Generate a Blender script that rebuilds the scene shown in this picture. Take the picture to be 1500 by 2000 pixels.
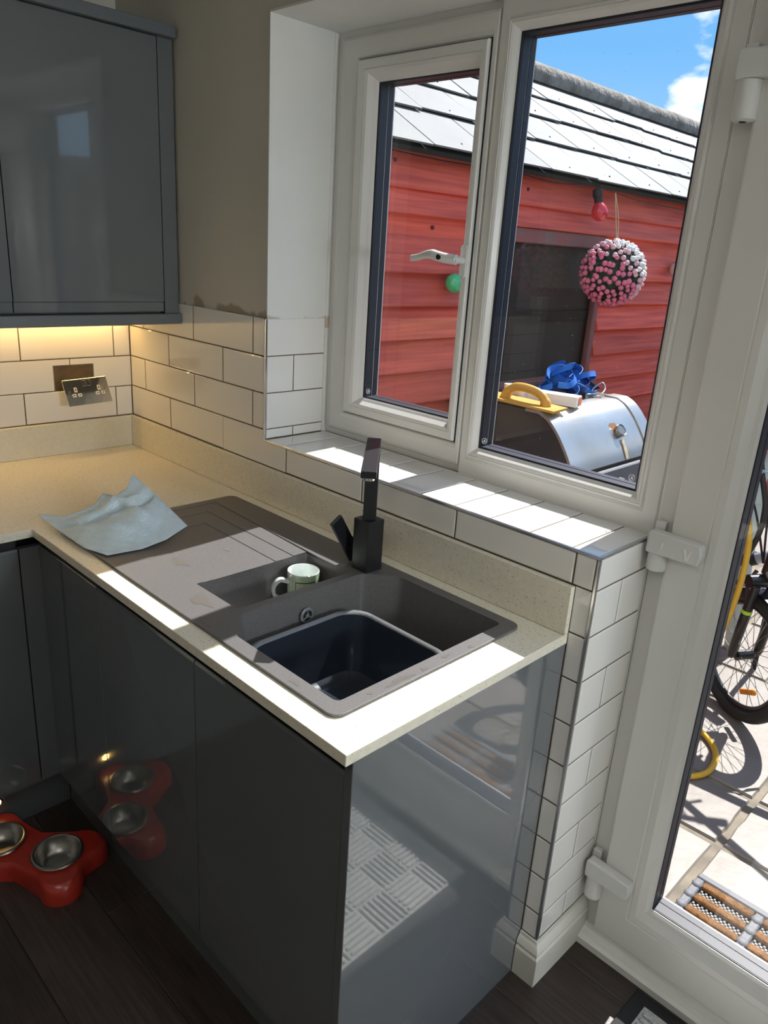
import bpy, bmesh, math, random
from math import sin, cos, pi, radians, sqrt, atan2
from mathutils import Vector, Matrix, Euler, Quaternion
from mathutils.geometry import tessellate_polygon

for o in list(bpy.data.objects):
    bpy.data.objects.remove(o, do_unlink=True)
S = bpy.context.scene
COL = S.collection
rnd = random.Random(7)

# ------------------------------------------------------------------ camera
CAM = Vector((2.4776, -1.2638, 1.6127))
YAW, PIT, ROL, FPX = 0.7676, -0.3332, 0.0655, 1486.47
fw = Vector((-sin(YAW) * cos(PIT), cos(YAW) * cos(PIT), sin(PIT)))
r0 = Vector((cos(YAW), sin(YAW), 0)); u0 = r0.cross(fw)
rt = r0 * cos(ROL) + u0 * sin(ROL); up = -r0 * sin(ROL) + u0 * cos(ROL)
cd = bpy.data.cameras.new('camera'); co = bpy.data.objects.new('camera', cd); COL.objects.link(co)
co.matrix_world = Matrix(((rt.x, up.x, -fw.x, CAM.x), (rt.y, up.y, -fw.y, CAM.y), (rt.z, up.z, -fw.z, CAM.z), (0, 0, 0, 1)))
cd.sensor_fit = 'AUTO'; cd.sensor_width = 36; cd.lens = 36 * FPX / 2000
cd.clip_start = 0.02
S.camera = co

# ------------------------------------------------------------------ sky, sun, exposure
SUN_DIR = Vector((0.063, -1.0, -1.2)).normalized()
SUN_STRENGTH = 9.5
SKY_STRENGTH = 1.25
EXPOSURE = 0.0
S.view_settings.view_transform = 'Standard'
S.view_settings.look = 'None'
S.view_settings.gamma = 1.0
S.view_settings.use_curve_mapping = False
S.view_settings.exposure = EXPOSURE

W = bpy.data.worlds.new('world'); S.world = W; W.use_nodes = True
nt = W.node_tree; nt.nodes.clear()
def N(t, **k):
    n = nt.nodes.new(t)
    for a, b in k.items(): setattr(n, a, b)
    return n
out = N('ShaderNodeOutputWorld'); bg = N('ShaderNodeBackground'); tc = N('ShaderNodeTexCoord')
sep = N('ShaderNodeSeparateXYZ'); nt.links.new(tc.outputs['Generated'], sep.inputs[0])
rm = N('ShaderNodeValToRGB'); nt.links.new(sep.outputs['Z'], rm.inputs[0])
e = rm.color_ramp.elements
e[0].position = 0.0; e[0].color = (0.46, 0.72, 0.95, 1)
e[1].position = 0.9; e[1].color = (0.08, 0.26, 0.70, 1)
m1 = e.new(0.22); m1.color = (0.17, 0.46, 0.86, 1)
mp = N('ShaderNodeMapping'); mp.inputs['Scale'].default_value = (1, 1, 2.2); mp.inputs['Location'].default_value = (0.31, 0.12, 0.05)
nt.links.new(tc.outputs['Generated'], mp.inputs[0])
no = N('ShaderNodeTexNoise'); no.inputs['Scale'].default_value = 5.0; no.inputs['Detail'].default_value = 8; no.inputs['Roughness'].default_value = 0.55
nt.links.new(mp.outputs[0], no.inputs['Vector'])
cr = N('ShaderNodeValToRGB'); cr.color_ramp.elements[0].position = 0.52; cr.color_ramp.elements[1].position = 0.62
def bump_dir(d, w, prev, gain):
    dp = N('ShaderNodeVectorMath', operation='DOT_PRODUCT'); nt.links.new(tc.outputs['Generated'], dp.inputs[0]); dp.inputs[1].default_value = Vector(d).normalized()
    mr = N('ShaderNodeMapRange'); mr.inputs[1].default_value = 1 - w; mr.inputs[2].default_value = 1; mr.inputs[3].default_value = 0; mr.inputs[4].default_value = gain
    nt.links.new(dp.outputs['Value'], mr.inputs[0]); ad = N('ShaderNodeMath', operation='ADD'); nt.links.new(prev, ad.inputs[0]); nt.links.new(mr.outputs[0], ad.inputs[1]); return ad.outputs[0]
cl = no.outputs['Fac']
for d_, w_, g_ in (((-0.424, 0.878, 0.212), 0.0011, 0.16), ((-0.432, 0.887, 0.160), 0.0013, 0.17), ((-0.418, 0.872, 0.250), 0.0004, 0.10), ((-0.455, 0.862, 0.224), 0.00006, 0.05), ((-0.53, 0.81, 0.24), 0.03, -0.16)):
    cl = bump_dir(d_, w_, cl, g_)
nt.links.new(cl, cr.inputs[0])
mx = N('ShaderNodeMix', data_type='RGBA'); nt.links.new(cr.outputs[0], mx.inputs[0]); nt.links.new(rm.outputs[0], mx.inputs[6])
mx.inputs[7].default_value = (1.25, 1.25, 1.25, 1)
nt.links.new(mx.outputs[2], bg.inputs[0]); bg.inputs[1].default_value = SKY_STRENGTH
nt.links.new(bg.outputs[0], out.inputs[0])

sl = bpy.data.lights.new('sun', 'SUN'); sl.energy = SUN_STRENGTH; sl.angle = radians(0.53); sl.color = (1.0, 0.97, 0.92)
so = bpy.data.objects.new('sun', sl); COL.objects.link(so)
so.rotation_mode = 'QUATERNION'; so.rotation_quaternion = SUN_DIR.to_track_quat('-Z', 'Y'); so.location = (1.5, 6, 7)

# ------------------------------------------------------------------ materials
MATS = {}
def mat(name, col, rough=0.5, metal=0.0, coat=0.0, nscale=0, namt=0.0, bscale=0, bstr=0.0, stretch=(1, 1, 1), col2=None, emit=None, spec=0.5, orand=0.0, trans=0.0, alpha=1.0, sheen=0.0, bdist=0.002):
    m = bpy.data.materials.new(name); m.use_nodes = True; t = m.node_tree
    b = t.nodes['Principled BSDF']; MATS[name] = m
    c = (col[0], col[1], col[2], 1)
    b.inputs['Base Color'].default_value = c; b.inputs['Roughness'].default_value = rough; b.inputs['Metallic'].default_value = metal
    b.inputs['Coat Weight'].default_value = coat; b.inputs['Coat Roughness'].default_value = 0.03
    b.inputs['Specular IOR Level'].default_value = spec
    b.inputs['Sheen Weight'].default_value = sheen
    b.inputs['Alpha'].default_value = alpha
    if emit: b.inputs['Emission Color'].default_value = (*emit[0], 1); b.inputs['Emission Strength'].default_value = emit[1]
    tcn = t.nodes.new('ShaderNodeTexCoord'); mpn = t.nodes.new('ShaderNodeMapping'); mpn.inputs['Scale'].default_value = stretch
    t.links.new(tcn.outputs['Object'], mpn.inputs[0])
    last = None
    if nscale:
        n = t.nodes.new('ShaderNodeTexNoise'); n.inputs['Scale'].default_value = nscale; n.inputs['Detail'].default_value = 5
        t.links.new(mpn.outputs[0], n.inputs['Vector'])
        x = t.nodes.new('ShaderNodeMix'); x.data_type = 'RGBA'
        d = col2 if col2 else tuple(max(0, v * (1 - namt)) for v in col)
        rp = t.nodes.new('ShaderNodeValToRGB'); rp.color_ramp.elements[0].position = 0.35; rp.color_ramp.elements[1].position = 0.68
        t.links.new(n.outputs['Fac'], rp.inputs[0])
        t.links.new(rp.outputs[0], x.inputs[0]); x.inputs[6].default_value = c; x.inputs[7].default_value = (*d, 1)
        last = x.outputs[2]
    if orand:
        oi = t.nodes.new('ShaderNodeObjectInfo'); hs = t.nodes.new('ShaderNodeHueSaturation'); mr = t.nodes.new('ShaderNodeMapRange')
        mr.inputs[3].default_value = 1 - orand; mr.inputs[4].default_value = 1 + orand
        t.links.new(oi.outputs['Random'], mr.inputs[0]); t.links.new(mr.outputs[0], hs.inputs['Value'])
        if last: t.links.new(last, hs.inputs['Color'])
        else: hs.inputs['Color'].default_value = c
        last = hs.outputs[0]
    if last: t.links.new(last, b.inputs['Base Color'])
    if bscale:
        n2 = t.nodes.new('ShaderNodeTexNoise'); n2.inputs['Scale'].default_value = bscale; n2.inputs['Detail'].default_value = 4
        t.links.new(mpn.outputs[0], n2.inputs['Vector'])
        bp = t.nodes.new('ShaderNodeBump'); bp.inputs['Strength'].default_value = bstr; bp.inputs['Distance'].default_value = bdist
        t.links.new(n2.outputs['Fac'], bp.inputs['Height']); t.links.new(bp.outputs[0], b.inputs['Normal'])
    return m

def speckle(m, scale, thr, dark):
    """fine stone speckles mixed over the base colour"""
    t = m.node_tree; b = t.nodes['Principled BSDF']
    tcn = t.nodes.new('ShaderNodeTexCoord')
    base = b.inputs['Base Color']; src = base.links[0].from_socket if base.links else None
    for sc, th, dc in ((scale, thr, dark), (scale * 0.55, thr * 0.82, tuple(min(1, v * 1.6) for v in dark))):
        v = t.nodes.new('ShaderNodeTexVoronoi'); v.inputs['Scale'].default_value = sc
        t.links.new(tcn.outputs['Object'], v.inputs['Vector'])
        lt = t.nodes.new('ShaderNodeMath'); lt.operation = 'LESS_THAN'; lt.inputs[1].default_value = th
        t.links.new(v.outputs['Distance'], lt.inputs[0])
        wn = t.nodes.new('ShaderNodeSeparateColor'); t.links.new(v.outputs['Color'], wn.inputs[0])
        l2 = t.nodes.new('ShaderNodeMath'); l2.operation = 'GREATER_THAN'; l2.inputs[1].default_value = 0.55; t.links.new(wn.outputs[0], l2.inputs[0])
        mu = t.nodes.new('ShaderNodeMath'); mu.operation = 'MULTIPLY'; t.links.new(lt.outputs[0], mu.inputs[0]); t.links.new(l2.outputs[0], mu.inputs[1])
        x = t.nodes.new('ShaderNodeMix'); x.data_type = 'RGBA'; t.links.new(mu.outputs[0], x.inputs[0])
        if src: t.links.new(src, x.inputs[6])
        else: x.inputs[6].default_value = base.default_value
        x.inputs[7].default_value = (*dc, 1); src = x.outputs[2]
    t.links.new(src, base)

def glass_mat(name, tint=(1, 1, 1), dirt=0.0):
    """thin pane: reflects by angle, lets the rest straight through"""
    m = bpy.data.materials.new(name); m.use_nodes = True; t = m.node_tree; t.nodes.clear(); MATS[name] = m
    o = t.nodes.new('ShaderNodeOutputMaterial'); ge = t.nodes.new('ShaderNodeNewGeometry')
    dt = t.nodes.new('ShaderNodeVectorMath'); dt.operation = 'DOT_PRODUCT'; t.links.new(ge.outputs['Incoming'], dt.inputs[0]); t.links.new(ge.outputs['Normal'], dt.inputs[1])
    def mth(op, a, b=None):
        q = t.nodes.new('ShaderNodeMath'); q.operation = op
        for k_, v_ in enumerate((a, b)):
            if v_ is None: continue
            if isinstance(v_, (int, float)): q.inputs[k_].default_value = v_
            else: t.links.new(v_, q.inputs[k_])
        return q
    sch = mth('POWER', mth('SUBTRACT', 1.0, mth('ABSOLUTE', dt.outputs['Value']).outputs[0]).outputs[0], 5.0)
    f = mth('MULTIPLY_ADD', sch.outputs[0], 0.94); f.inputs[2].default_value = 0.045
    tr = t.nodes.new('ShaderNodeBsdfTransparent'); tr.inputs[0].default_value = (*tint, 1)
    g = t.nodes.new('ShaderNodeBsdfGlossy'); g.inputs['Roughness'].default_value = 0.0
    x = t.nodes.new('ShaderNodeMixShader'); t.links.new(f.outputs[0], x.inputs[0]); t.links.new(tr.outputs[0], x.inputs[1]); t.links.new(g.outputs[0], x.inputs[2])
    res = x
    if dirt:
        tcn = t.nodes.new('ShaderNodeTexCoord'); v = t.nodes.new('ShaderNodeTexVoronoi'); v.inputs['Scale'].default_value = 38
        t.links.new(tcn.outputs['Object'], v.inputs['Vector'])
        lt = t.nodes.new('ShaderNodeMath'); lt.operation = 'LESS_THAN'; lt.inputs[1].default_value = 0.045; t.links.new(v.outputs['Distance'], lt.inputs[0])
        mu = t.nodes.new('ShaderNodeMath'); mu.operation = 'MULTIPLY'; mu.inputs[1].default_value = dirt; t.links.new(lt.outputs[0], mu.inputs[0])
        df = t.nodes.new('ShaderNodeBsdfDiffuse'); df.inputs[0].default_value = (.8, .8, .8, 1)
        x2 = t.nodes.new('ShaderNodeMixShader'); t.links.new(mu.outputs[0], x2.inputs[0]); t.links.new(x.outputs[0], x2.inputs[1]); t.links.new(df.outputs[0], x2.inputs[2]); res = x2
    t.links.new(res.outputs[0], o.inputs[0])
    return m

mat('paint', (0.60, 0.57, 0.50), 0.85, nscale=3, namt=0.06, bscale=60, bstr=0.08)
mat('paint_reveal', (0.74, 0.74, 0.71), 0.8, nscale=5, namt=0.05, bscale=50, bstr=0.1)
mat('ceiling_paint', (0.72, 0.72, 0.69), 0.9)
mat('tile', (0.80, 0.785, 0.755), 0.09, coat=0.6, orand=0.02, bscale=9, bstr=0.05)
mat('grout', (0.13, 0.092, 0.055), 0.9, nscale=40, namt=0.3)
mat('quartz', (0.78, 0.74, 0.62), 0.22, nscale=90, namt=0.07)
speckle(MATS['quartz'], 170, 0.17, (0.26, 0.22, 0.17))
mat('upvc', (0.76, 0.75, 0.72), 0.28, bscale=3, bstr=0.02)
mat('upvc_hinge', (0.70, 0.70, 0.68), 0.35)
mat('rubber', (0.008, 0.011, 0.022), 0.45)
mat('spacer', (0.006, 0.010, 0.025), 0.5)
glass_mat('glass')
glass_mat('glass_dusty', dirt=0.35)
mat('etch', (0.8, 0.8, 0.8), 0.7)
mat('gloss_grey', (0.125, 0.138, 0.150), 0.10, coat=1.0, bscale=35, bstr=0.012, nscale=6, namt=0.04)
MATS['gloss_grey'].node_tree.nodes['Principled BSDF'].inputs['Coat IOR'].default_value = 1.65
mat('grey_edge', (0.125, 0.138, 0.150), 0.35)
mat('dark_rail', (0.012, 0.012, 0.013), 0.5)
mat('carcass', (0.05, 0.05, 0.052), 0.6)
mat('granite_sink', (0.135, 0.130, 0.132), 0.42, nscale=300, namt=0.25, bscale=400, bstr=0.1, bdist=0.0005)
mat('matt_black', (0.010, 0.011, 0.014), 0.38, bscale=80, bstr=0.03)
mat('chrome', (0.78, 0.78, 0.78), 0.08, metal=1)
mat('trim_metal', (0.62, 0.62, 0.63), 0.22, metal=1)
mat('steel', (0.38, 0.365, 0.34), 0.32, metal=1, nscale=30, namt=0.15)
mat('galvanised', (0.30, 0.28, 0.25), 0.42, metal=1, nscale=25, namt=0.4)
mat('insert_white', (0.80, 0.76, 0.66), 0.4)
mat('hole_black', (0.004, 0.004, 0.004), 0.8)
mat('paper', (0.78, 0.91, 0.98), 0.9, bscale=0)
mat('mug_out', (0.42, 0.55, 0.36), 0.18, coat=0.5, nscale=18, namt=0.3, col2=(0.62, 0.72, 0.55))
mat('mug_in', (0.80, 0.86, 0.84), 0.15, coat=0.5)
mat('mug_print', (0.02, 0.05, 0.03), 0.3)
mat('bowl_plastic', (0.022, 0.028, 0.040), 0.16, coat=0.4)
mat('bowl_lip', (0.17, 0.18, 0.19), 0.25)
mat('clear_plastic', (0.75, 0.8, 0.85), 0.08, coat=0.6, alpha=0.6)
mat('led', (1, 0.8, 0.45), 0.5, emit=((1.0, 0.66, 0.22), 60))
mat('plinth_led', (1, 0.8, 0.4), 0.5, emit=((1.0, 0.60, 0.18), 10))
mat('red_plastic', (0.42, 0.030, 0.018), 0.28, coat=0.3, nscale=7, namt=0.15)
mat('red_wood', (0.80, 0.135, 0.080), 0.62, nscale=7, col2=(0.52, 0.070, 0.048), stretch=(3, 0.35, 9), orand=0.22, bscale=16, bstr=0.3)
mat('knot', (0.10, 0.016, 0.014), 0.8)
mat('dark_wood', (0.045, 0.028, 0.020), 0.8, nscale=9, namt=0.4)
mat('weathered_red', (0.30, 0.090, 0.080), 0.8, nscale=14, col2=(0.20, 0.13, 0.12))
mat('slate', (0.152, 0.162, 0.164), 0.7, nscale=5, col2=(0.130, 0.137, 0.138), orand=0.09, bscale=30, bstr=0.15)
mat('ridge_cement', (0.16, 0.14, 0.115), 0.9, nscale=11, col2=(0.30, 0.275, 0.24), bscale=26, bstr=0.8, bdist=0.02)
mat('felt', (0.012, 0.014, 0.013), 0.9)
mat('slab', (0.222, 0.198, 0.172), 0.5, nscale=5, col2=(0.188, 0.160, 0.135), orand=0.10, bscale=12, bstr=0.5, bdist=0.006)
mat('mortar', (0.24, 0.20, 0.14), 0.75, nscale=12, col2=(0.13, 0.11, 0.08), bscale=40, bstr=0.6)
mat('render_wall', (0.55, 0.52, 0.47), 0.9, bscale=40, bstr=0.4)
mat('bbq_black', (0.055, 0.056, 0.060), 0.5, nscale=6, namt=0.3)
mat('bbq_steel', (0.62, 0.64, 0.66), 0.30, metal=0.85, nscale=4, col2=(0.52, 0.50, 0.46), bscale=5, bstr=0.02)
mat('dial', (0.13, 0.155, 0.18), 0.4)
mat('rust', (0.30, 0.14, 0.04), 0.8, nscale=40, namt=0.4)
mat('rust_streak', (0.55, 0.46, 0.32), 0.6, nscale=30, namt=0.2)
mat('yellow_plastic', (0.62, 0.34, 0.045), 0.5, nscale=10, namt=0.15)
mat('white_card', (0.80, 0.79, 0.76), 0.7)
mat('orange_card', (0.75, 0.18, 0.05), 0.6)
mat('blue_strap', (0.014, 0.14, 0.52), 0.6, bscale=200, bstr=0.4)
mat('navy_strap', (0.010, 0.035, 0.16), 0.6)
mat('bulb_red', (0.62, 0.030, 0.040), 0.25, coat=0.5)
mat('bulb_green', (0.06, 0.50, 0.22), 0.25, coat=0.5)
mat('bulb_clear', (0.62, 0.48, 0.42), 0.2, coat=0.6)
mat('cable', (0.012, 0.012, 0.012), 0.6)
mat('leaf', (0.015, 0.050, 0.018), 0.6, nscale=30, namt=0.5)
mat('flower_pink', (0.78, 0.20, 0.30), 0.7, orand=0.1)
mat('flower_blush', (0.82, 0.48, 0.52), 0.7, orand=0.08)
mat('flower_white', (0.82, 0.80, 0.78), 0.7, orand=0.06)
mat('rope', (0.42, 0.30, 0.17), 0.9)
mat('tyre', (0.020, 0.020, 0.021), 0.7, bscale=70, bstr=0.6)
mat('bike_black', (0.014, 0.014, 0.016), 0.3, coat=0.4)
mat('bike_silver', (0.50, 0.54, 0.60), 0.3, metal=0.4)
mat('reflector', (0.85, 0.28, 0.01), 0.2, coat=0.8)
mat('lime', (0.45, 0.75, 0.04), 0.4)
mat('hose', (0.72, 0.42, 0.035), 0.38, nscale=30, namt=0.08)
mat('cyl_green', (0.52, 0.58, 0.53), 0.4)
mat('rubber_grey', (0.15, 0.155, 0.17), 0.65, bscale=50, bstr=0.3)
mat('coir', (0.27, 0.13, 0.045), 0.95, nscale=60, namt=0.5, bscale=160, bstr=1.0, bdist=0.006)
mat('mat_dark', (0.02, 0.022, 0.026), 0.7)
mat('mat_dot', (0.55, 0.56, 0.56), 0.6)
mat('indoor_mat', (0.50, 0.50, 0.49), 0.95, nscale=120, namt=0.3, bscale=300, bstr=0.7)
mat('mat_border', (0.012, 0.012, 0.013), 0.8)
mat('plank', (0.028, 0.020, 0.017), 0.36, nscale=9, col2=(0.055, 0.040, 0.032), stretch=(0.7, 12, 1), orand=0.2, bscale=20, bstr=0.15)
mat('subfloor', (0.006, 0.005, 0.005), 0.9)
mat('skirting', (0.66, 0.64, 0.58), 0.45, nscale=8, namt=0.08)
mat('scratch', (0.9, 0.9, 0.88), 0.6)
mat('interior_dark', (0.06, 0.045, 0.035), 0.8)
mat('fence_wood', (0.16, 0.095, 0.055), 0.8, nscale=8, namt=0.4, stretch=(8, 8, 0.6), orand=0.15)
mat('water_mark', (0.125, 0.115, 0.105), 0.30)

# plaster with old adhesive smears along the tile edge
def smear(m, z0, z1, col):
    t = m.node_tree; b = t.nodes['Principled BSDF']; g = t.nodes.new('ShaderNodeNewGeometry')
    s = t.nodes.new('ShaderNodeSeparateXYZ'); t.links.new(g.outputs['Position'], s.inputs[0])
    n = t.nodes.new('ShaderNodeTexNoise'); n.inputs['Scale'].default_value = 9; n.inputs['Detail'].default_value = 6; t.links.new(g.outputs['Position'], n.inputs['Vector'])
    mr = t.nodes.new('ShaderNodeMapRange'); mr.inputs[1].default_value = z0; mr.inputs[2].default_value = z1; mr.inputs[3].default_value = 0.62; mr.inputs[4].default_value = 0.36
    t.links.new(s.outputs['Z'], mr.inputs[0])
    lt = t.nodes.new('ShaderNodeMath'); lt.operation = 'SUBTRACT'; t.links.new(mr.outputs[0], lt.inputs[0]); t.links.new(n.outputs['Fac'], lt.inputs[1])
    s0 = t.nodes.new('ShaderNodeMath'); s0.operation = 'MULTIPLY'; s0.use_clamp = True; s0.inputs[1].default_value = 14; t.links.new(lt.outputs[0], s0.inputs[0])
    ab = t.nodes.new('ShaderNodeMath'); ab.operation = 'GREATER_THAN'; ab.inputs[1].default_value = z0 - 0.02; t.links.new(s.outputs['Z'], ab.inputs[0])
    bl = t.nodes.new('ShaderNodeMath'); bl.operation = 'LESS_THAN'; bl.inputs[1].default_value = z1 + 0.02; t.links.new(s.outputs['Z'], bl.inputs[0])
    s1 = t.nodes.new('ShaderNodeMath'); s1.operation = 'MULTIPLY'; t.links.new(ab.outputs[0], s1.inputs[0]); t.links.new(bl.outputs[0], s1.inputs[1])
    sc = t.nodes.new('ShaderNodeMath'); sc.operation = 'MULTIPLY'; t.links.new(s0.outputs[0], sc.inputs[0]); t.links.new(s1.outputs[0], sc.inputs[1])
    x = t.nodes.new('ShaderNodeMix'); x.data_type = 'RGBA'; t.links.new(sc.outputs[0], x.inputs[0])
    base = b.inputs['Base Color']; t.links.new(base.links[0].from_socket, x.inputs[6]); x.inputs[7].default_value = (*col, 1); t.links.new(x.outputs[2], base)
smear(MATS['paint'], 1.40, 1.455, (0.36, 0.30, 0.22))
smear(MATS['paint_reveal'], 1.405, 1.435, (0.50, 0.44, 0.36))

# embossed kitchen paper
def emboss(m):
    t = m.node_tree; b = t.nodes['Principled BSDF']; uv = t.nodes.new('ShaderNodeTexCoord')
    mp = t.nodes.new('ShaderNodeMapping'); mp.inputs['Scale'].default_value = (26, 26, 1); t.links.new(uv.outputs['UV'], mp.inputs[0])
    ck = t.nodes.new('ShaderNodeTexChecker'); ck.inputs['Scale'].default_value = 0.5; t.links.new(mp.outputs[0], ck.inputs[0])
    w1 = t.nodes.new('ShaderNodeTexWave'); w1.bands_direction = 'X'; w1.inputs['Scale'].default_value = 0.9
    w2 = t.nodes.new('ShaderNodeTexWave'); w2.bands_direction = 'Y'; w2.inputs['Scale'].default_value = 0.9
    t.links.new(mp.outputs[0], w1.inputs[0]); t.links.new(mp.outputs[0], w2.inputs[0])
    x = t.nodes.new('ShaderNodeMix'); x.data_type = 'FLOAT'; t.links.new(ck.outputs['Fac'], x.inputs[0]); t.links.new(w1.outputs['Fac'], x.inputs[2]); t.links.new(w2.outputs['Fac'], x.inputs[3])
    bp = t.nodes.new('ShaderNodeBump'); bp.inputs['Strength'].default_value = 0.7; bp.inputs['Distance'].default_value = 0.002
    t.links.new(x.outputs[0], bp.inputs['Height']); t.links.new(bp.outputs[0], b.inputs['Normal'])
    b.inputs['Transmission Weight'].default_value = 0.0
    b.inputs['Subsurface Weight'].default_value = 0.0
emboss(MATS['paper'])

# ------------------------------------------------------------------ geometry helpers
class G:
    def __init__(s): s.v = []; s.f = []
    def add(s, v, f):
        k = len(s.v); s.v += [tuple(p) for p in v]; s.f += [tuple(i + k for i in q) for q in f]; return s
    def box(s, x0, x1, y0, y1, z0, z1, bev=0.0, seg=1, M=None):
        if x0 > x1: x0, x1 = x1, x0
        if y0 > y1: y0, y1 = y1, y0
        if z0 > z1: z0, z1 = z1, z0
        bm = bmesh.new()
        vs = [bm.verts.new(p) for p in ((x0, y0, z0), (x1, y0, z0), (x1, y1, z0), (x0, y1, z0), (x0, y0, z1), (x1, y0, z1), (x1, y1, z1), (x0, y1, z1))]
        for q in ((3, 2, 1, 0), (4, 5, 6, 7), (0, 1, 5, 4), (1, 2, 6, 5), (2, 3, 7, 6), (3, 0, 4, 7)): bm.faces.new([vs[i] for i in q])
        if bev > 0: bmesh.ops.bevel(bm, geom=list(bm.edges), offset=bev, segments=seg, profile=0.5, affect='EDGES')
        if M is not None: bmesh.ops.transform(bm, matrix=M, verts=bm.verts)
        bm.verts.index_update()
        s.add([v.co[:] for v in bm.verts], [[v.index for v in f.verts] for f in bm.faces]); bm.free(); return s
    def prism(s, poly, fn, a0, a1):
        """extrude a 2D polygon; fn(p, q, a) -> 3D"""
        n = len(poly)
        tri = tessellate_polygon([[Vector((p[0], p[1], 0)) for p in poly]])
        vs = [fn(p[0], p[1], a0) for p in poly] + [fn(p[0], p[1], a1) for p in poly]
        fs = [tuple(t) for t in tri] + [tuple(i + n for i in reversed(t)) for t in tri]
        fs += [(i, (i + 1) % n, n + (i + 1) % n, n + i) for i in range(n)]
        return s.add(vs, fs)
    def plate(s, outer, holes, z0, z1):
        loops = [outer] + list(holes)
        flat = [p for l in loops for p in l]
        tri = tessellate_polygon([[Vector((p[0], p[1], 0)) for p in l] for l in loops])
        n = len(flat); vs = [(p[0], p[1], z1) for p in flat] + [(p[0], p[1], z0) for p in flat]
        fs = []
        for t in tri:
            a, b, c = [Vector((flat[i][0], flat[i][1])) for i in t]
            if (b - a).cross(c - a) < 0: t = tuple(reversed(t))
            fs += [tuple(t), tuple(i + n for i in reversed(t))]
        k = 0
        for l in loops:
            m = len(l)
            for i in range(m): fs.append((k + i, k + (i + 1) % m, n + k + (i + 1) % m, n + k + i))
            k += m
        return s.add(vs, fs)
    def loft(s, loops, cap0=False, cap1=False, closed=True):
        n = len(loops[0]); vs = [p for l in loops for p in l]; fs = []
        for j in range(len(loops) - 1):
            for i in range(n if closed else n - 1):
                a = j * n + i; b = j * n + (i + 1) % n; fs.append((a, b, b + n, a + n))
        if cap0: fs.append(tuple(range(n - 1, -1, -1)))
        if cap1: fs.append(tuple((len(loops) - 1) * n + i for i in range(n)))
        return s.add(vs, fs)
    def tube(s, pts, r, seg=8, closed=False, caps=True):
        P = [Vector(p) for p in pts]; n = len(P); loops = []
        R = r if hasattr(r, '__len__') else [r] * n
        nrm = None
        for i in range(n):
            if closed: t = P[(i + 1) % n] - P[i - 1]
            else: t = P[min(i + 1, n - 1)] - P[max(i - 1, 0)]
            t.normalize()
            if nrm is None: nrm = t.orthogonal().normalized()
            nrm = (nrm - t * nrm.dot(t))
            if nrm.length < 1e-6: nrm = t.orthogonal()
            nrm.normalize(); bn = t.cross(nrm)
            loops.append([tuple(P[i] + (nrm * cos(2 * pi * k / seg) + bn * sin(2 * pi * k / seg)) * R[i]) for k in range(seg)])
        if closed: loops.append(loops[0])
        return s.loft(loops, caps and not closed, caps and not closed)
    def lathe(s, prof, c, seg=24, axis=(0, 0, 1), cap0=False, cap1=False):
        q = Vector((0, 0, 1)).rotation_difference(Vector(axis)); c = Vector(c)
        loops = [[tuple(c + q @ Vector((r * cos(2 * pi * k / seg), r * sin(2 * pi * k / seg), z))) for k in range(seg)] for r, z in prof]
        return s.loft(loops, cap0, cap1)
    def ribbon(s, pts, wv, w, th):
        """flat strap along pts; wv: width direction(s)"""
        P = [Vector(p) for p in pts]; n = len(P); loops = []
        for i in range(n):
            t = (P[min(i + 1, n - 1)] - P[max(i - 1, 0)]).normalized()
            d = Vector(wv[i] if isinstance(wv, list) else wv); d = (d - t * d.dot(t)).normalized(); u = t.cross(d)
            loops.append([tuple(P[i] + d * a * w / 2 + u * b * th / 2) for a, b in ((-1, -1), (1, -1), (1, 1), (-1, 1))])
        return s.loft(loops, True, True)
    def ring(s, o, i, prof):
        """mitred frame swept round a rectangle in the xz plane: o, i = (x0, x1, z0, z1); prof = closed list of (t, y)"""
        loops = []
        for t, y in prof + [prof[0]]:
            x0, x1, z0, z1 = [a + (b - a) * t for a, b in zip(o, i)]
            loops.append([(x0, y, z0), (x1, y, z0), (x1, y, z1), (x0, y, z1)])
        return s.loft(loops)
    def mesh(s, name):
        me = bpy.data.meshes.new(name); me.from_pydata(s.v, [], s.f)
        bm = bmesh.new(); bm.from_mesh(me); bmesh.ops.recalc_face_normals(bm, faces=bm.faces); bm.to_mesh(me); bm.free()
        me.update(); return me

def link(name, me, m, parent=None, smooth=0):
    o = bpy.data.objects.new(name, me); COL.objects.link(o)
    if m is not None and not me.materials: me.materials.append(MATS[m])
    if smooth:
        for p in me.polygons: p.use_smooth = True
        me.set_sharp_from_angle(angle=radians(smooth))
    if parent is not None: setpar(o, parent)
    return o
def world_of(o):
    return o.matrix_basis.copy() if o.parent is None else world_of(o.parent) @ o.matrix_parent_inverse @ o.matrix_basis
def setpar(o, parent):
    o.parent = parent
    o.matrix_parent_inverse = world_of(parent).inverted()
def ob(name, g, m, parent=None, smooth=0): return link(name, g.mesh(name), m, parent, smooth)
def tag(o, label, cat=None, group=None, kind=None):
    o['label'] = label
    if cat: o['category'] = cat
    if group: o['group'] = group
    if kind: o['kind'] = kind
    return o
def thing(name, label, cat, loc=(0, 0, 0), group=None, kind=None):
    o = bpy.data.objects.new(name, None); COL.objects.link(o); o.location = loc; o.empty_display_size = 0.05
    return tag(o, label, cat, group, kind)
def B(*a, **k): return G().box(*a, **k)
def rrect(x0, x1, y0, y1, r, z=None, n=5):
    pts = []
    for cx, cy, a in ((x1 - r, y0 + r, -90), (x1 - r, y1 - r, 0), (x0 + r, y1 - r, 90), (x0 + r, y0 + r, 180)):
        for k in range(n + 1):
            t = radians(a + 90 * k / n); p = (cx + r * cos(t), cy + r * sin(t)); pts.append(p if z is None else (*p, z))
    return pts
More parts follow.
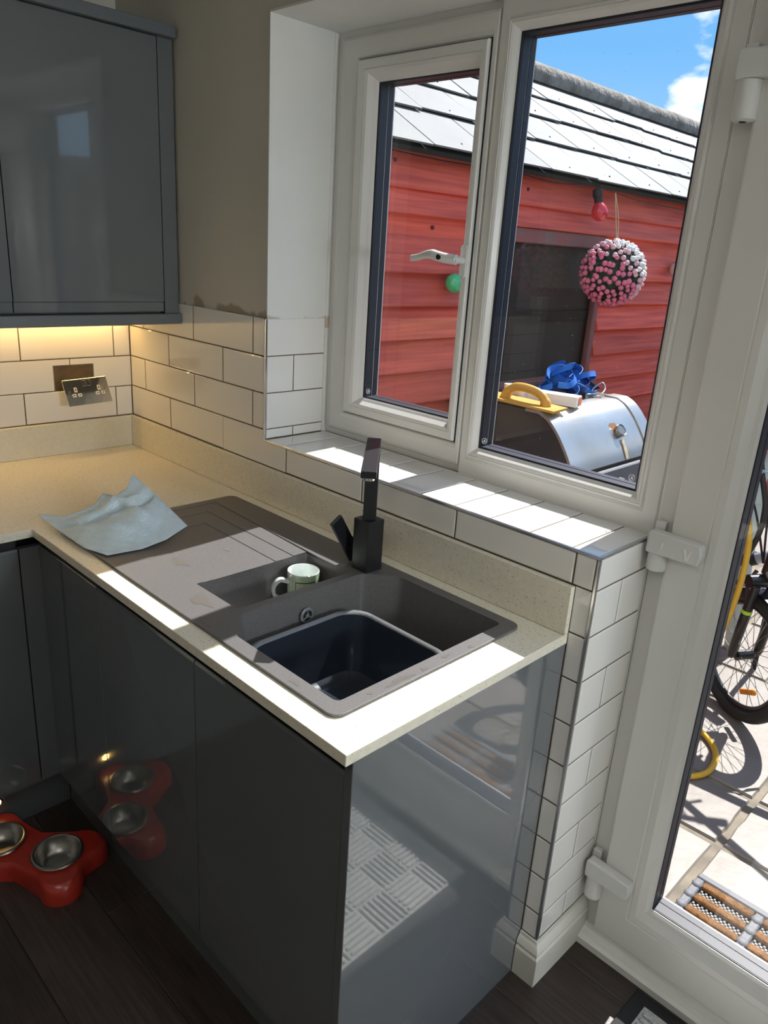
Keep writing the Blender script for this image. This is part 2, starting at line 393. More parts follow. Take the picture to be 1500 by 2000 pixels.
def catmull(P, n=8, closed=False):
    P = [Vector(p) for p in P]; m = len(P); outp = []
    rng = range(m if closed else m - 1)
    for i in rng:
        if closed: a, b, c, d = P[i - 1], P[i], P[(i + 1) % m], P[(i + 2) % m]
        else: a, b, c, d = P[max(i - 1, 0)], P[i], P[i + 1], P[min(i + 2, m - 1)]
        for k in range(n):
            t = k / n
            outp.append(0.5 * ((2 * b) + (-a + c) * t + (2 * a - 5 * b + 4 * c - d) * t * t + (-a + 3 * b - 3 * c + d) * t ** 3))
    if not closed: outp.append(P[-1])
    return outp

# ------------------------------------------------------------------ key dimensions (metres)
HU = 1.0067          # top of the upstand
TP = 0.102           # tile row pitch
TL = 0.3064          # tile length pitch
WT = 0.900           # worktop top
XL, XR = 0.770, 1.840   # window recess and wall end
ZS, ZT = 1.080, 2.130   # sill and lintel
YF = 0.215           # face of the window frame
GND = -0.150         # patio

# ------------------------------------------------------------------ room shell
wb = thing('wall_back', 'cream plastered window wall with white tiles below and a deep window recess', 'wall', (0, 0, 0), kind='structure')
TT = 0.008
ob('plaster', B(-0.12, XL, TT, 0.30, 1.413, 2.40), 'paint', wb)
ob('plaster', B(XL, 4.2, TT, 0.30, ZT + 0.0, 2.40), 'paint', wb)
ob('plaster', B(2.775, 4.2, TT, 0.30, 0, ZT), 'paint', wb)
ob('grout_bed', B(-0.12, XL - 0.0025, TT - 0.0068, 0.30, 0, 1.413), 'grout', wb)
ob('grout_bed', B(XL, XR - TT, TT - 0.0068, 0.30, 0, ZS - TT), 'grout', wb)
ob('reveal_plaster', B(XL - 0.002, XL + 0.001, 0.004, YF + 0.07, 1.413, ZT), 'paint_reveal', wb)
ob('reveal_plaster', B(XL - 0.002, XR + 0.6, 0.004, YF + 0.07, ZT - 0.003, ZT + 0.002), 'paint_reveal', wb)
ob('grout_bed', B(XL - 0.02, XL - 0.0015, 0.001, 0.28, ZS - 0.01, 1.413), 'grout', wb)
ob('grout_bed', B(XR - TT - 0.002, XR - 0.0015, 0.001, 0.28, 0.0, ZS - TT), 'grout', wb)
ob('grout_bed', B(XL, XR - 0.002, 0.001, 0.28, ZS - TT - 0.002, ZS - 0.0015), 'grout', wb)
wl = thing('wall_left', 'plastered side wall with white tiles behind the worktop corner', 'wall', (0, 0, 0), kind='structure')
ob('plaster', B(-0.14, -TT, -3.4, TT, 1.46, 2.40), 'paint', wl)
ob('grout_bed', B(-0.14, -0.0012, -3.4, TT, 0, 1.46), 'grout', wl)
tag(ob('wall_right', B(4.2, 4.32, -3.4, 0.3, 0, 2.4), 'paint'), 'plain plastered wall on the far side of the room', 'wall', kind='structure')
tag(ob('wall_front', B(-0.14, 4.32, -3.52, -3.4, 0, 2.4), 'paint'), 'plain plastered wall behind the viewer', 'wall', kind='structure')
tag(ob('ceiling', B(-0.14, 4.32, -3.52, 0.30, 2.40, 2.5), 'ceiling_paint'), 'flat white ceiling of the kitchen', 'ceiling', kind='structure')

lamp = thing('ceiling_fill', 'square ceiling panel added out of view as fill light', 'light', (2.3, -1.7, 2.40))  # added fill panel lifting the dim interior, not a known fitting
ob('housing', B(1.8, 2.8, -2.2, -1.2, 2.385, 2.3995, bev=0.004), 'ceiling_paint', lamp)
al = bpy.data.lights.new('ceiling_fill_lamp', 'AREA'); al.shape = 'SQUARE'; al.size = 0.95; al.energy = 6; al.color = (1.0, 0.95, 0.88)
ao = bpy.data.objects.new('lamp', al); COL.objects.link(ao); ao.location = (2.3, -1.7, 2.382); setpar(ao, lamp)

pd = thing('pendant_fill', 'pendant fill light added out of view at the far right of the kitchen', 'light', (3.95, -0.16, 1.62))  # invented, unseen pendant that brightens surfaces facing right
ob('cord', G().tube([(3.95, -0.16, 1.82), (3.95, -0.16, 2.3995)], 0.003, 6), 'cable', pd)
ob('shade_ring', G().lathe([(0.05, 0.195), (0.06, 0.19), (0.06, 0.20), (0.05, 0.205)], (3.95, -0.16, 1.62), 20), 'ceiling_paint', pd)
p2 = bpy.data.lights.new('globe_fill_lamp', 'POINT'); p2.shadow_soft_size = 0.12; p2.energy = 64; p2.color = (0.86, 0.94, 1.0)
po2 = bpy.data.objects.new('globe_fill_lamp', p2); COL.objects.link(po2); po2.location = (3.95, -0.16, 1.62); setpar(po2, pd)

# tiles: one mesh per size, shared between alike tiles
TILE = {}
def tile_mesh(w, h, t=0.0075, bev=0.004, depth=0.0014):
    key = (round(w, 4), round(h, 4))
    if key not in TILE:
        g = G(); b = min(bev, w * 0.3, h * 0.3)
        lp = lambda i, z: [(-w / 2 + i, -h / 2 + i, z), (w / 2 - i, -h / 2 + i, z), (w / 2 - i, h / 2 - i, z), (-w / 2 + i, h / 2 - i, z)]
        g.loft([lp(0, -t), lp(0, -depth), lp(b * 0.45, -depth * 0.25), lp(b, 0)], True, True)
        me = g.mesh('tile'); me.materials.append(MATS['tile']); TILE[key] = me
    return TILE[key]
def tile(parent, origin, ux, uy, w, h):
    """tile centred at origin with face normal ux x uy"""
    ux = Vector(ux); uy = Vector(uy); n = ux.cross(uy)
    o = bpy.data.objects.new('tile', tile_mesh(w, h)); COL.objects.link(o)
    n2 = (n + ux * rnd.uniform(-.002, .002) + uy * rnd.uniform(-.002, .002)).normalized()
    ux2 = (ux - n2 * ux.dot(n2)).normalized(); uy2 = n2.cross(ux2)
    M = Matrix((ux2, uy2, n2)).transposed().to_4x4(); M.translation = Vector(origin)
    o.matrix_basis = M; setpar(o, parent); return o
GR = 0.0028
def tile_rows(parent, rows, span, joints_of, place):
    for k, (z0, z1) in enumerate(rows):
        js = [span[0]] + [j for j in joints_of(k) if span[0] + 0.012 < j < span[1] - 0.012] + [span[1]]
        for a, b in zip(js[:-1], js[1:]): place(a + GR / 2, b - GR / 2, z0 + GR / 2, z1 - GR / 2)
# back wall left of the window (4 rows) and under the sill
xa, xb = 0.0985, 0.2561
def back(a, b, z0, z1): tile(wb, ((a + b) / 2, 0, (z0 + z1) / 2), (1, 0, 0), (0, 0, 1), b - a, z1 - z0)
rows = [(HU + k * TP, HU + (k + 1) * TP) for k in range(4)]
tile_rows(wb, rows[1:], (0.0, XL - 0.006), lambda k: [(xa if (k + 1) % 2 else xb) + i * TL for i in range(5)], back)
r1 = rows[0]
js = [0.0] + [xb + i * TL for i in range(6)]; js = [j for j in js if j < XR - 0.02] + [XR - 0.006]
for a, b in zip(js[:-1], js[1:]):
    if b < XL: back(a + GR / 2, b - GR / 2, r1[0] + GR / 2, r1[1] - GR / 2)
    elif a > XL: back(a + GR / 2, b - GR / 2, r1[0] + GR / 2, ZS - 0.006)
    else:   # notched tile at the foot of the recess
        x0, x1, xm, za, zb, zc = a + GR / 2, b - GR / 2, XL - 0.006, r1[0] + GR / 2, ZS - 0.006, r1[1] - GR / 2
        L = [(x0, za), (x1, za), (x1, zb), (xm, zb), (xm, zc), (x0, zc)]
        ob('tile', G().prism(L, lambda p, q, y: (p, y, q), 0.0, 0.0075), 'tile', wb)
# narrow column of cut tiles between the worktop end and the wall corner
z = HU
zz = [HU - i * TP for i in range(0, 9)] + [0.118]
for z1, z0 in zip(zz[:-1], zz[1:]): back(1.7965, XR - 0.006, z0 + GR / 2, z1 - GR / 2)
# left side wall
ya = 0.0589
def lwall(a, b, z0, z1): tile(wl, (0, -(a + b) / 2, (z0 + z1) / 2), (0, 1, 0), (0, 0, 1), b - a, z1 - z0)
LH = (0.268, 0.133, 1.103, 1.191)   # cut-out for the back box (y0, y1, z0, z1)
for k in range(4):
    z0, z1 = HU + k * TP + GR / 2, HU + (k + 1) * TP - GR / 2
    off = ya if k % 2 == 0 else ya + TL / 2 - TL
    js = [0.0] + [off + i * TL for i in range(8) if off + i * TL > 0.02 and off + i * TL < 1.95] + [2.0]
    for a, b in zip(js[:-1], js[1:]):
        a += GR / 2; b -= GR / 2
        if k == 1 and a < LH[0] and b > LH[1]:      # tile cut round the box, open at its side
            y0, y1 = max(LH[1], a), min(LH[0], b)
            if a < LH[1]: poly = [(-a, z0), (-a, z1), (-y1 if y1 < b else -b, z1), (-b, z1), (-b, LH[3]), (-LH[1], LH[3]), (-LH[1], z0)]; poly = [(-a, z0), (-a, z1), (-b, z1), (-b, LH[3]), (-LH[1], LH[3]), (-LH[1], z0)]
            else: poly = [(-b, z0), (-b, z1), (-a, z1), (-a, LH[3]), (-LH[0], LH[3]), (-LH[0], z0)]
            ob('tile', G().prism(poly, lambda p, q, x: (x, p, q), -0.0075, 0.0), 'tile', wl)
        else: lwall(a, b, z0, z1)
# recess sides
def lrev(a, b, z0, z1): tile(wb, (XL, (a + b) / 2, (z0 + z1) / 2), (0, 1, 0), (0, 0, 1), b - a, z1 - z0)
YB = YF - 0.002
lz = [(ZS + 0.001, HU + TP, [0.102]), (HU + TP, HU + 2 * TP, []), (HU + 2 * TP, HU + 3 * TP, [0.10]), (HU + 3 * TP, HU + 4 * TP, [])]
for z0, z1, j in lz:
    q = [0.006] + j + [YB]
    for a, b in zip(q[:-1], q[1:]): lrev(a + GR / 2, b - GR / 2, z0 + GR / 2, z1 - GR / 2)
def rrev(a, b, z0, z1): tile(wb, (XR, (a + b) / 2, (z0 + z1) / 2), (0, 1, 0), (0, 0, 1), b - a, z1 - z0)
zz = [ZS - 0.006] + [HU - i * TP for i in range(0, 9)] + [0.118]
for i, (z1, z0) in enumerate(zip(zz[:-1], zz[1:])):
    q = [0.006] + ([0.110] if i % 2 else []) + [YB]
    for a, b in zip(q[:-1], q[1:]): rrev(a + GR / 2, b - GR / 2, z0 + GR / 2, z1 - GR / 2)
# sill tiles
js = [XL] + [1.773 - 0.1025 * i for i in range(9, -1, -1)] + [XR - 0.005]
for a, b in zip(js[:-1], js[1:]): tile(wb, ((a + b) / 2, (0.006 + YB) / 2, ZS), (1, 0, 0), (0, 1, 0), b - a - GR, YB - 0.006)
ob('sealant', G().box(XL - 0.001, XL + 0.0025, 0.2095, 0.226, ZS, ZT - 0.004).box(XL, XR, 0.2125, 0.216, ZS - 0.001, ZS + 0.0025), 'paint_reveal', wb)
ob('sealant', B(XR - 0.003, XR + 0.0018, 0.2105, 0.2142, 0.118, ZS - 0.002), 'paint_reveal', wb)
# metal edge trims
for nm, a in (('trim_1', (XL - 0.0055, XL + 0.0008, -0.0012, 0.006, ZS - 0.004, 1.413)), ('trim_2', (XL - 0.0055, XR + 0.0012, -0.0014, 0.006, ZS - 0.0055, ZS + 0.0008)),
              ('trim_3', (XR - 0.0055, XR + 0.0014, -0.0014, 0.006, 0.110, ZS - 0.006)), ('trim_4', (XR - 0.0055, XR + 0.0014, 0.006, YB, ZS - 0.0055, ZS + 0.0008))):
    lab = {'trim_1': 'thin metal edge trim up the left corner of the window recess', 'trim_2': 'thin metal edge trim along the front of the tiled window sill',
           'trim_3': 'tall metal edge trim down the tiled wall end beside the door', 'trim_4': 'short metal edge trim on the right end of the tiled sill'}[nm]
    tag(ob(nm, B(*a, bev=0.0012, seg=2), 'trim_metal'), lab, 'trim', kind='structure')
# skirting around the wall end
sk = [(0, 0), (0.017, 0), (0.017, 0.078), (0.013, 0.084), (0.015, 0.092), (0.011, 0.104), (0.005, 0.110), (0.004, 0.118), (0, 0.118)]
g = G()
path = [((1.797, 0.0), (0, -1)), ((XR, 0.0), (1, -1)), ((XR, YF - 0.003), (1, 0))]
g.loft([[(p[0] + d[0] * q[0], p[1] + d[1] * q[0], q[1]) for q in sk] for p, d in path], True, True)
tag(ob('baseboard_back', g, 'skirting', smooth=30), 'cream moulded skirting board round the tiled wall end', 'skirting', kind='structure')

# floor of dark planks
fl = thing('floor', 'dark brown wood plank floor', 'floor', (2, -1.5, 0), kind='structure')
ob('underlay', B(-0.1, 4.2, -3.4, 0.30, -0.08, -0.0025), 'subfloor', fl)
PM = {}
def plank(x0, x1, y0, y1):
    k = (round(x1 - x0, 3), round(y1 - y0, 3))
    if k not in PM:
        w, d = k; gg = G(); lp = lambda i, zz: [(i, i, zz), (w - i, i, zz), (w - i, d - i, zz), (i, d - i, zz)]
        gg.loft([lp(0.0006, -0.006), lp(0.0006, -0.0012), lp(0.0022, 0)], True, True); me = gg.mesh('plank'); me.materials.append(MATS['plank']); PM[k] = me
    o = bpy.data.objects.new('plank', PM[k]); COL.objects.link(o); o.location = (x0, y0, 0); setpar(o, fl)
yy = 0.30; i = 0
while yy > -2.2:
    x = 0.5 - (0, 0.9, 0.4, 1.3, 0.7)[i % 5]
    y0 = yy - 0.19
    while x < 4.2:
        x1 = x + 1.22
        if x1 > 0.5: plank(max(x, 0.5), min(x1, 4.19), y0, yy)
        x = x1
    yy = y0; i += 1
tag(ob('floor_rear', B(-0.1, 4.19, -3.4, yy - 0.001, -0.0025, 0), 'plank'), 'dark brown floor behind the viewer', 'floor', kind='structure')

# ------------------------------------------------------------------ window
def unit_glass(parent, rect, y, sub=True, m='glass'):
    x0, x1, z0, z1 = rect
    ins = 0.006
    ob('spacer', G().ring((x0 - 0.004, x1 + 0.004, z0 - 0.004, z1 + 0.004), (x0 + 0.0015, x1 - 0.0015, z0 + 0.0015, z1 - 0.0015), [(0, y + 0.002), (1, y + 0.002), (1, y + 0.027), (0, y + 0.027)]), 'spacer', parent)
    ob('gasket', G().ring((x0 - 0.002, x1 + 0.002, z0 - 0.002, z1 + 0.002), (x0 + 0.002, x1 - 0.002, z0 + 0.002, z1 - 0.002), [(0, y - 0.004), (1, y - 0.002), (1, y - 0.0002), (0, y - 0.0002)]), 'rubber', parent)
    ob('outer_gasket', G().ring((x0 - 0.003, x1 + 0.003, z0 - 0.003, z1 + 0.003), (x0 + 0.002, x1 - 0.002, z0 + 0.002, z1 - 0.002), [(0, y + 0.030), (1, y + 0.030), (1, y + 0.047), (0, y + 0.047)]), 'spacer', parent)
    for yy in (y, y + 0.028):
        ob('pane', G().add([(x0, yy, z0), (x1, yy, z0), (x1, yy, z1), (x0, yy, z1)], [(0, 1, 2, 3)]), m, parent)
def kitemark(parent, x, z, y, r=0.007):
    g = G(); seg = 20
    g.tube([(x + r * cos(2 * pi * k / seg), y, z + r * sin(2 * pi * k / seg)) for k in range(seg)], 0.0006, 5, closed=True)
    g.prism([(x - r * .45, z - r * .4), (x + r * .45, z - r * .4), (x, z + r * .55)], lambda p, q, a: (p, a, q), y - 0.0005, y + 0.0003)
    ob('etched_mark', g, 'etch', parent)
win = thing('window_1', 'white uPVC window with an opening sash and a fixed pane above the sill', 'window', (1.3, YF, ZS), kind='structure')
fp = [(0, .285), (0, .2155), (.06, .2145), (.72, .2145), (.86, .216), (1, .221), (1, .285)]
g = G(); g.ring((0.772, 1.304, 1.081, 2.129), (0.861, 1.282, 1.158, 2.057), [(0, .285), (0, .224), (.22, .223), (.27, .2165), (.36, .2145), (.80, .2145), (.92, .2165), (1, .2215), (1, .285)])
g2 = G(); g2.ring((1.304, 1.838, 1.081, 2.129), (1.326, 1.802, 1.131, 2.084), [(0, .285), (0, .2155), (.06, .2145), (.82, .2145), (1, .2175), (1, .285)])
ob('frame', g, 'upvc', win); ob('frame', g2, 'upvc', win)
FG = (1.351, 1.776, 1.158, 2.061)
ob('glazing_bead', G().ring((1.324, 1.804, 1.129, 2.086), FG, [(0, .285), (0, .2165), (.08, .2120), (.22, .2115), (.26, .2140), (.34, .2128), (.55, .2160), (.80, .2265), (.93, .2300), (1, .2310), (1, .2635), (1, .285)]), 'upvc', win)
unit_glass(win, FG, 0.233, m='glass_dusty')
kitemark(win, 1.364, 1.176, 0.2318); kitemark(win, 1.762, 1.182, 0.2318)
# jamb between window and door, seen from the room
ob('coupling', B(1.8385, 1.8405, 0.2165, 0.285, ZS, 2.129), 'upvc', win)
sg = G(); SG = (0.925, 1.249, 1.210, 2.003)
sg.ring((0.8635, 1.2795, 1.1605, 2.0545), SG, [(0, .285), (0, .2095), (.05, .2062), (.10, .2055), (.40, .2055), (.43, .2075), (.47, .2055), (.62, .2080), (.80, .2200), (.92, .2255), (1, .2310), (1, .285)])
sash = ob('sash', sg, 'upvc', win)
unit_glass(sash, SG, 0.233); kitemark(sash, 0.941, 1.228, 0.2318)
ob('seal', G().ring((0.8605, 1.2825, 1.1575, 2.0575), (0.8640, 1.279, 1.161, 2.054), [(0, .216), (1, .216), (1, .24), (0, .24)]), 'rubber', win)
# handle on the sash stile
h = G()
h.prism(rrect(1.2605, 1.2775, 1.558, 1.632, 0.008), lambda p, q, y: (p, y, q), 0.199, 0.2056)
h.lathe([(0.0085, 0), (0.0085, 0.030), (0.0095, 0.034), (0.0095, 0.040)], (1.268, 0.2055, 1.597), 14, (0, -1, 0), True, True)
pp = catmull([(1.272, 0.172, 1.597), (1.245, 0.166, 1.599), (1.222, 0.160, 1.603), (1.205, 0.158, 1.606), (1.18, 0.160, 1.602), (1.158, 0.163, 1.597), (1.138, 0.164, 1.594)], 5)
h.tube(pp, [0.0115 if i < 14 else 0.0115 - 0.0035 * min(1, (i - 14) / 8) for i in range(len(pp))], 10)
hd = ob('handle', h, 'upvc_hinge', sash, 40)
ob('handle_lock', G().lathe([(0.0062, 0), (0.0062, 0.003), (0.004, 0.004)], (1.234, 0.1525, 1.601), 14, (0.1, -1, 0), True, True), 'hole_black', sash)

# ------------------------------------------------------------------ door
door = thing('door_1', 'white uPVC glazed back door beside the window, hinged on its left', 'door', (2.3, YF, 0), kind='structure')
g = G()
g.box(1.8410, 1.8815, 0.2145, 0.285, 0.0, 2.129, bev=0.003, seg=2)
g.box(2.722, 2.775, 0.2145, 0.285, 0.0, 2.129, bev=0.003, seg=2)
g.box(1.8815, 2.722, 0.2145, 0.285, 2.064, 2.129, bev=0.003, seg=2)
ob('frame', g, 'upvc', door)
th = [(0.175, 0.0), (0.175, 0.018), (0.183, 0.024), (0.190, 0.032), (0.200, 0.036), (0.204, 0.048), (0.285, 0.048), (0.285, 0.0)]
ob('threshold', G().prism([(y, z) for y, z in th], lambda p, q, x: (x, p, q), 1.8575, 2.775), 'upvc', door)
DG = (2.003, 2.600, 0.190, 1.930)
lf = ob('leaf', G().ring((1.8835, 2.720, 0.053, 2.062), DG, [(0, .275), (0, .1975), (.012, .1955), (.04, .1945), (.62, .1945), (.64, .1965), (.67, .1945), (.78, .1955), (.90, .2080), (.96, .2120), (1, .2170), (1, .275)]), 'upvc', door)
unit_glass(lf, DG, 0.222)
def hinge(z0, zk, marks=False):
    g = G()
    prof = [(1.848, z0), (1.958, z0 + 0.002), (1.9615, z0 + 0.022), (1.958, z0 + 0.043), (1.852, z0 + 0.047), (1.848, z0 + 0.040)]
    g.prism(prof, lambda p, q, y: (p, y, q), 0.1665, 0.194)
    hg = ob('hinge', g, 'upvc_hinge', door)
    bv = hg.modifiers.new('bevel', 'BEVEL'); bv.width = 0.004; bv.segments = 3
    k = ob('knuckle', G().lathe([(0.016, 0), (0.0205, 0.003), (0.0205, z0 - zk)], (1.869, 0.1885, zk), 20, (0, 0, 1), True, True), 'upvc_hinge', hg, 40)
    ob('knuckle_cap', G().lathe([(0.006, -0.001), (0.006, 0.001)], (1.869, 0.1885, zk), 12, (0, 0, 1), True, True), 'hole_black', hg)
    ob('hinge_plate', B(1.846, 1.868, 0.198, 0.2144, zk + 0.01, z0 + 0.06, bev=0.003, seg=2), 'upvc_hinge', hg)
    if marks:
        a = G(); a.prism([(1.880, z0 + .012), (1.884, z0 + .028), (1.881, z0 + .028)], lambda p, q, y: (p, y, q), 0.1655, 0.1667)
        ob('scratch', a, 'scratch', hg)
        a = G(); a.prism([(1.926, z0 + .029), (1.931, z0 + .029), (1.936, z0 + .012), (1.941, z0 + .029), (1.943, z0 + .029), (1.938, z0 + .007), (1.933, z0 + .007)], lambda p, q, y: (p, y, q), 0.1655, 0.1667)
        ob('scratch', a, 'scratch', hg)
    return hg
hinge(1.058, 1.018, True); hinge(0.212, 0.150); hinge(1.918, 1.855)

# ------------------------------------------------------------------ worktop, upstands, sink
WX, WY = 1.797, -0.605
UPT = 0.014
half = [(1.158, -0.4645), (1.314, -0.4645), (1.314, -0.160), (1.158, -0.166)]
g = G(); g.plate([(0.0, 0.0), (0.0, -2.0), (0.633, -2.0), (0.633, WY), (WX, WY), (WX, 0.0)], [rrect(0.712, 1.706, -0.546, -0.070, 0.01)], 0.878, WT)
wt = tag(ob('worktop', g, 'quartz'), 'cream speckled stone worktop running round the corner and under the sink', 'worktop')
bv = wt.modifiers.new('bevel', 'BEVEL'); bv.width = 0.0018; bv.segments = 2; bv.limit_method = 'ANGLE'; bv.angle_limit = radians(60)
tag(ob('upstand', B(0.0, WX, -UPT, -0.0005, WT + 0.0005, HU - 0.001, bev=0.0012), 'quartz'), 'cream speckled stone upstand below the window sill tiles', 'upstand')
tag(ob('upstand', B(0.0005, UPT, -2.0, -UPT - 0.0005, WT + 0.0005, HU - 0.001, bev=0.0012), 'quartz'), 'cream speckled stone upstand under the hanging socket plate', 'upstand')

sink = thing('sink', 'dark grey granite one and a half bowl sink with drainer', 'sink', (1.2, -0.3, WT))
SX0, SX1, SY0, SY1 = 0.697, 1.722, -0.561, -0.056
outer = rrect(SX0, SX1, SY0, SY1, 0.022, n=6)
dr = [(0.722, -0.466), (1.3135, -0.4645), (1.3135, -0.158), (1.20, -0.158), (0.722, -0.132)]
mainp = [(1.402, -0.529), (1.690, -0.529), (1.690, -0.084), (1.405, -0.084), (1.3365, -0.140), (1.3365, -0.473)]
def roundpoly(P, rs, n=4):
    outp = []; m = len(P)
    for i in range(m):
        a, b, c = Vector(P[i - 1]), Vector(P[i]), Vector(P[(i + 1) % m]); r = rs[i]
        d1 = (a - b).normalized(); d2 = (c - b).normalized()
        p0 = b + d1 * r; p2 = b + d2 * r
        for k in range(n + 1):
            t = k / n; q = p0 * (1 - t) ** 2 + b * 2 * t * (1 - t) + p2 * t * t; outp.append((q.x, q.y))
    return outp
ml = roundpoly(mainp, [0.012, 0.014, 0.012, 0.015, 0.012, 0.012])
RT = 0.9065
g = G(); g.plate(outer, [dr, ml], 0.901, RT)
g.loft([[(p[0], p[1], 0.9015) for p in outer], [(p[0] + (0.002 if p[0] < 1.2 else -0.002), p[1], 0.9001) for p in outer]])
rim = ob('rim', g, 'granite_sink', sink)
bv = rim.modifiers.new('bevel', 'BEVEL'); bv.width = 0.003; bv.segments = 3; bv.limit_method = 'ANGLE'; bv.angle_limit = radians(60)
# drainer terraces stepping down to the half bowl
t0 = [(0.722, -0.466), (1.158, -0.4645), (1.158, -0.159), (0.722, -0.132)]
t1 = [(0.775, -0.448), (1.158, -0.446), (1.158, -0.198), (0.775, -0.190)]
t2 = [(0.845, -0.424), (1.158, -0.422), (1.158, -0.250), (0.845, -0.243)]
def notch(o, i): return [o[0], (o[1][0], o[1][1]), (i[1][0], i[1][1]), i[0], i[3], (i[2][0], i[2][1]), (o[2][0], o[2][1]), o[3]]
g = G(); g.plate(notch(t0, t1), [], 0.893, 0.9048); g.plate(notch(t1, t2), [], 0.893, 0.9034); g.plate(t2, [], 0.893, 0.9020)
drn = ob('drainer', g, 'granite_sink', sink)
def bowl(top, zs, insets, c):
    def ins(d, z):
        outp = []
        for x, y in top:
            dx, dy = x - c[0], y - c[1]; L = sqrt(dx * dx + dy * dy); k = max(0, 1 - d / (L * 0.72)); outp.append((c[0] + dx * k, c[1] + dy * k, z))
        return outp
    return [ins(d, z) for d, z in zip(insets, zs)]
hb = roundpoly([(1.158, -0.4645), (1.3135, -0.4645), (1.3135, -0.158), (1.158, -0.159)], [0.004, 0.004, 0.006, 0.006])
g = G(); g.loft(bowl(hb, [0.9025, 0.81, 0.797, 0.790], [0, 0.004, 0.008, 0.024], (1.236, -0.311)), False, True)
ob('half_bowl', g, 'granite_sink', sink, 40)
mc = (1.52, -0.305)
g = G(); g.loft(bowl(ml, [0.9035, 0.895, 0.74, 0.715, 0.704], [0.0, 0.001, 0.014, 0.022, 0.05], mc), False, True)
ob('main_bowl', g, 'granite_sink', sink, 40)
g = G(); g.lathe([(0.017, 0), (0.0185, 0.002), (0.016, 0.0045), (0.0125, 0.0045), (0.0125, 0.001)], (1.3445, -0.309, 0.856), 24, (1, 0, 0.05))
of = ob('overflow', g, 'bowl_lip', sink, 50)
ob('overflow_hole', G().lathe([(0.0125, 0), (0.0125, 0.0015)], (1.3445, -0.309, 0.856), 20, (1, 0, 0.05), True, True), 'hole_black', of)
g = G(); g.lathe([(0.0045, 0.001), (0.0045, 0.005), (0.002, 0.006)], (1.3445, -0.309, 0.856), 12, (1, 0, 0.05), False, True)
for a in (90, 210, 330):
    d = Vector((0, cos(radians(a)), sin(radians(a)))); p = Vector((1.3485, -0.309, 0.856)); g.tube([p + d * .003, p + d * .014], 0.0016, 6)
ob('overflow_grille', g, 'bowl_lip', of)
# dried water marks on the rim
for i, (x, y, rx, ry) in enumerate([(1.03, -0.43, .026, .015), (1.238, -0.500, .032, .017), (0.985, -0.475, .006, .004), (1.60, -0.545, .012, .006), (1.711, -0.34, .005, .007), (1.709, -0.40, .006, .032), (1.712, -0.21, .004, .006), (1.706, -0.47, .004, .005), (1.03, -0.30, .012, .008), (1.706, -0.275, .004, .01), (1.33, -0.545, .02, .006)]):
    n = 14; z0 = 0.9020 if (x < 1.15 and y > -0.42) else 0.9034 if (x < 1.15 and y > -0.446) else 0.9048 if (x < 1.15 and y > -0.464) else RT
    pts = []
    for k in range(n):
        a = 2 * pi * k / n; r = 1 + 0.28 * sin(3 * a + i) + 0.15 * sin(5 * a + 2 * i); pts.append((x + rx * r * cos(a), y + ry * r * sin(a)))
    ob('water_mark', G().plate(pts, [], z0 + 0.0001, z0 + 0.0004), 'water_mark', sink)

# washing-up bowl standing in the main bowl
wu = thing('washing_up_bowl', 'dark blue-grey plastic washing-up bowl inside the main sink bowl', 'bowl', (1.52, -0.345, 0.705))
def rl(i, z, r=0.055): return rrect(1.372 + i, 1.672 - i, -0.505 + i, -0.192 - i, max(0.01, r - i * 0.5), z, 6)
g = G(); g.loft([rl(0.006, 0.850), rl(0.009, 0.849), rl(0.016, 0.80), rl(0.028, 0.722), rl(0.045, 0.711)], False, True); g.loft([rl(0.006, 0.848), rl(0.026, 0.71), rl(0.045, 0.7055)], False, True)
ob('bowl_body', g, 'bowl_plastic', wu, 40)
g = G(); g.loft([rl(0.008, 0.849), rl(0.006, 0.853), rl(-0.002, 0.854), rl(-0.004, 0.851), rl(-0.003, 0.846), rl(0.007, 0.846)])
ob('lip', g, 'bowl_lip', wu, 60)
g = G(); g.tube([(1.60, -0.455, 0.716), (1.628, -0.43, 0.722)], 0.006, 10); g.lathe([(0.009, 0), (0.011, 0.012)], (1.634, -0.425, 0.714), 12, (0.6, 0.5, 0.2), True, True)
tag(ob('bottle_stopper', g, 'clear_plastic', None, 40), 'small clear plastic stopper lying in the washing-up bowl', 'stopper')

# mug in the half bowl
mug = thing('mug', 'pale green patterned mug standing in the half bowl', 'mug', (1.206, -0.2055, 0.790))
mo = (1.206, -0.2055, 0.7915)
g = G(); g.lathe([(0.030, 0), (0.034, 0.002), (0.0365, 0.012), (0.0375, 0.05), (0.038, 0.0935)], mo, 36, (0, 0, 1), True); ob('cup', g, 'mug_out', mug, 50)
g = G(); g.lathe([(0.038, 0.0935), (0.0372, 0.0955), (0.0358, 0.0945), (0.0350, 0.05), (0.033, 0.010), (0.02, 0.006)], mo, 36, (0, 0, 1), False, True); ob('inside', g, 'mug_in', mug, 50)
hp = catmull([(mo[0] - 0.008, mo[1] - 0.036, mo[2] + 0.072), (mo[0] - 0.018, mo[1] - 0.055, mo[2] + 0.078), (mo[0] - 0.028, mo[1] - 0.066, mo[2] + 0.060), (mo[0] - 0.026, mo[1] - 0.062, mo[2] + 0.036), (mo[0] - 0.010, mo[1] - 0.037, mo[2] + 0.020)], 6)
ob('handle', G().ribbon(hp, (0.9, -0.45, 0), 0.013, 0.008), 'mug_in', mug, 40)
g = G()
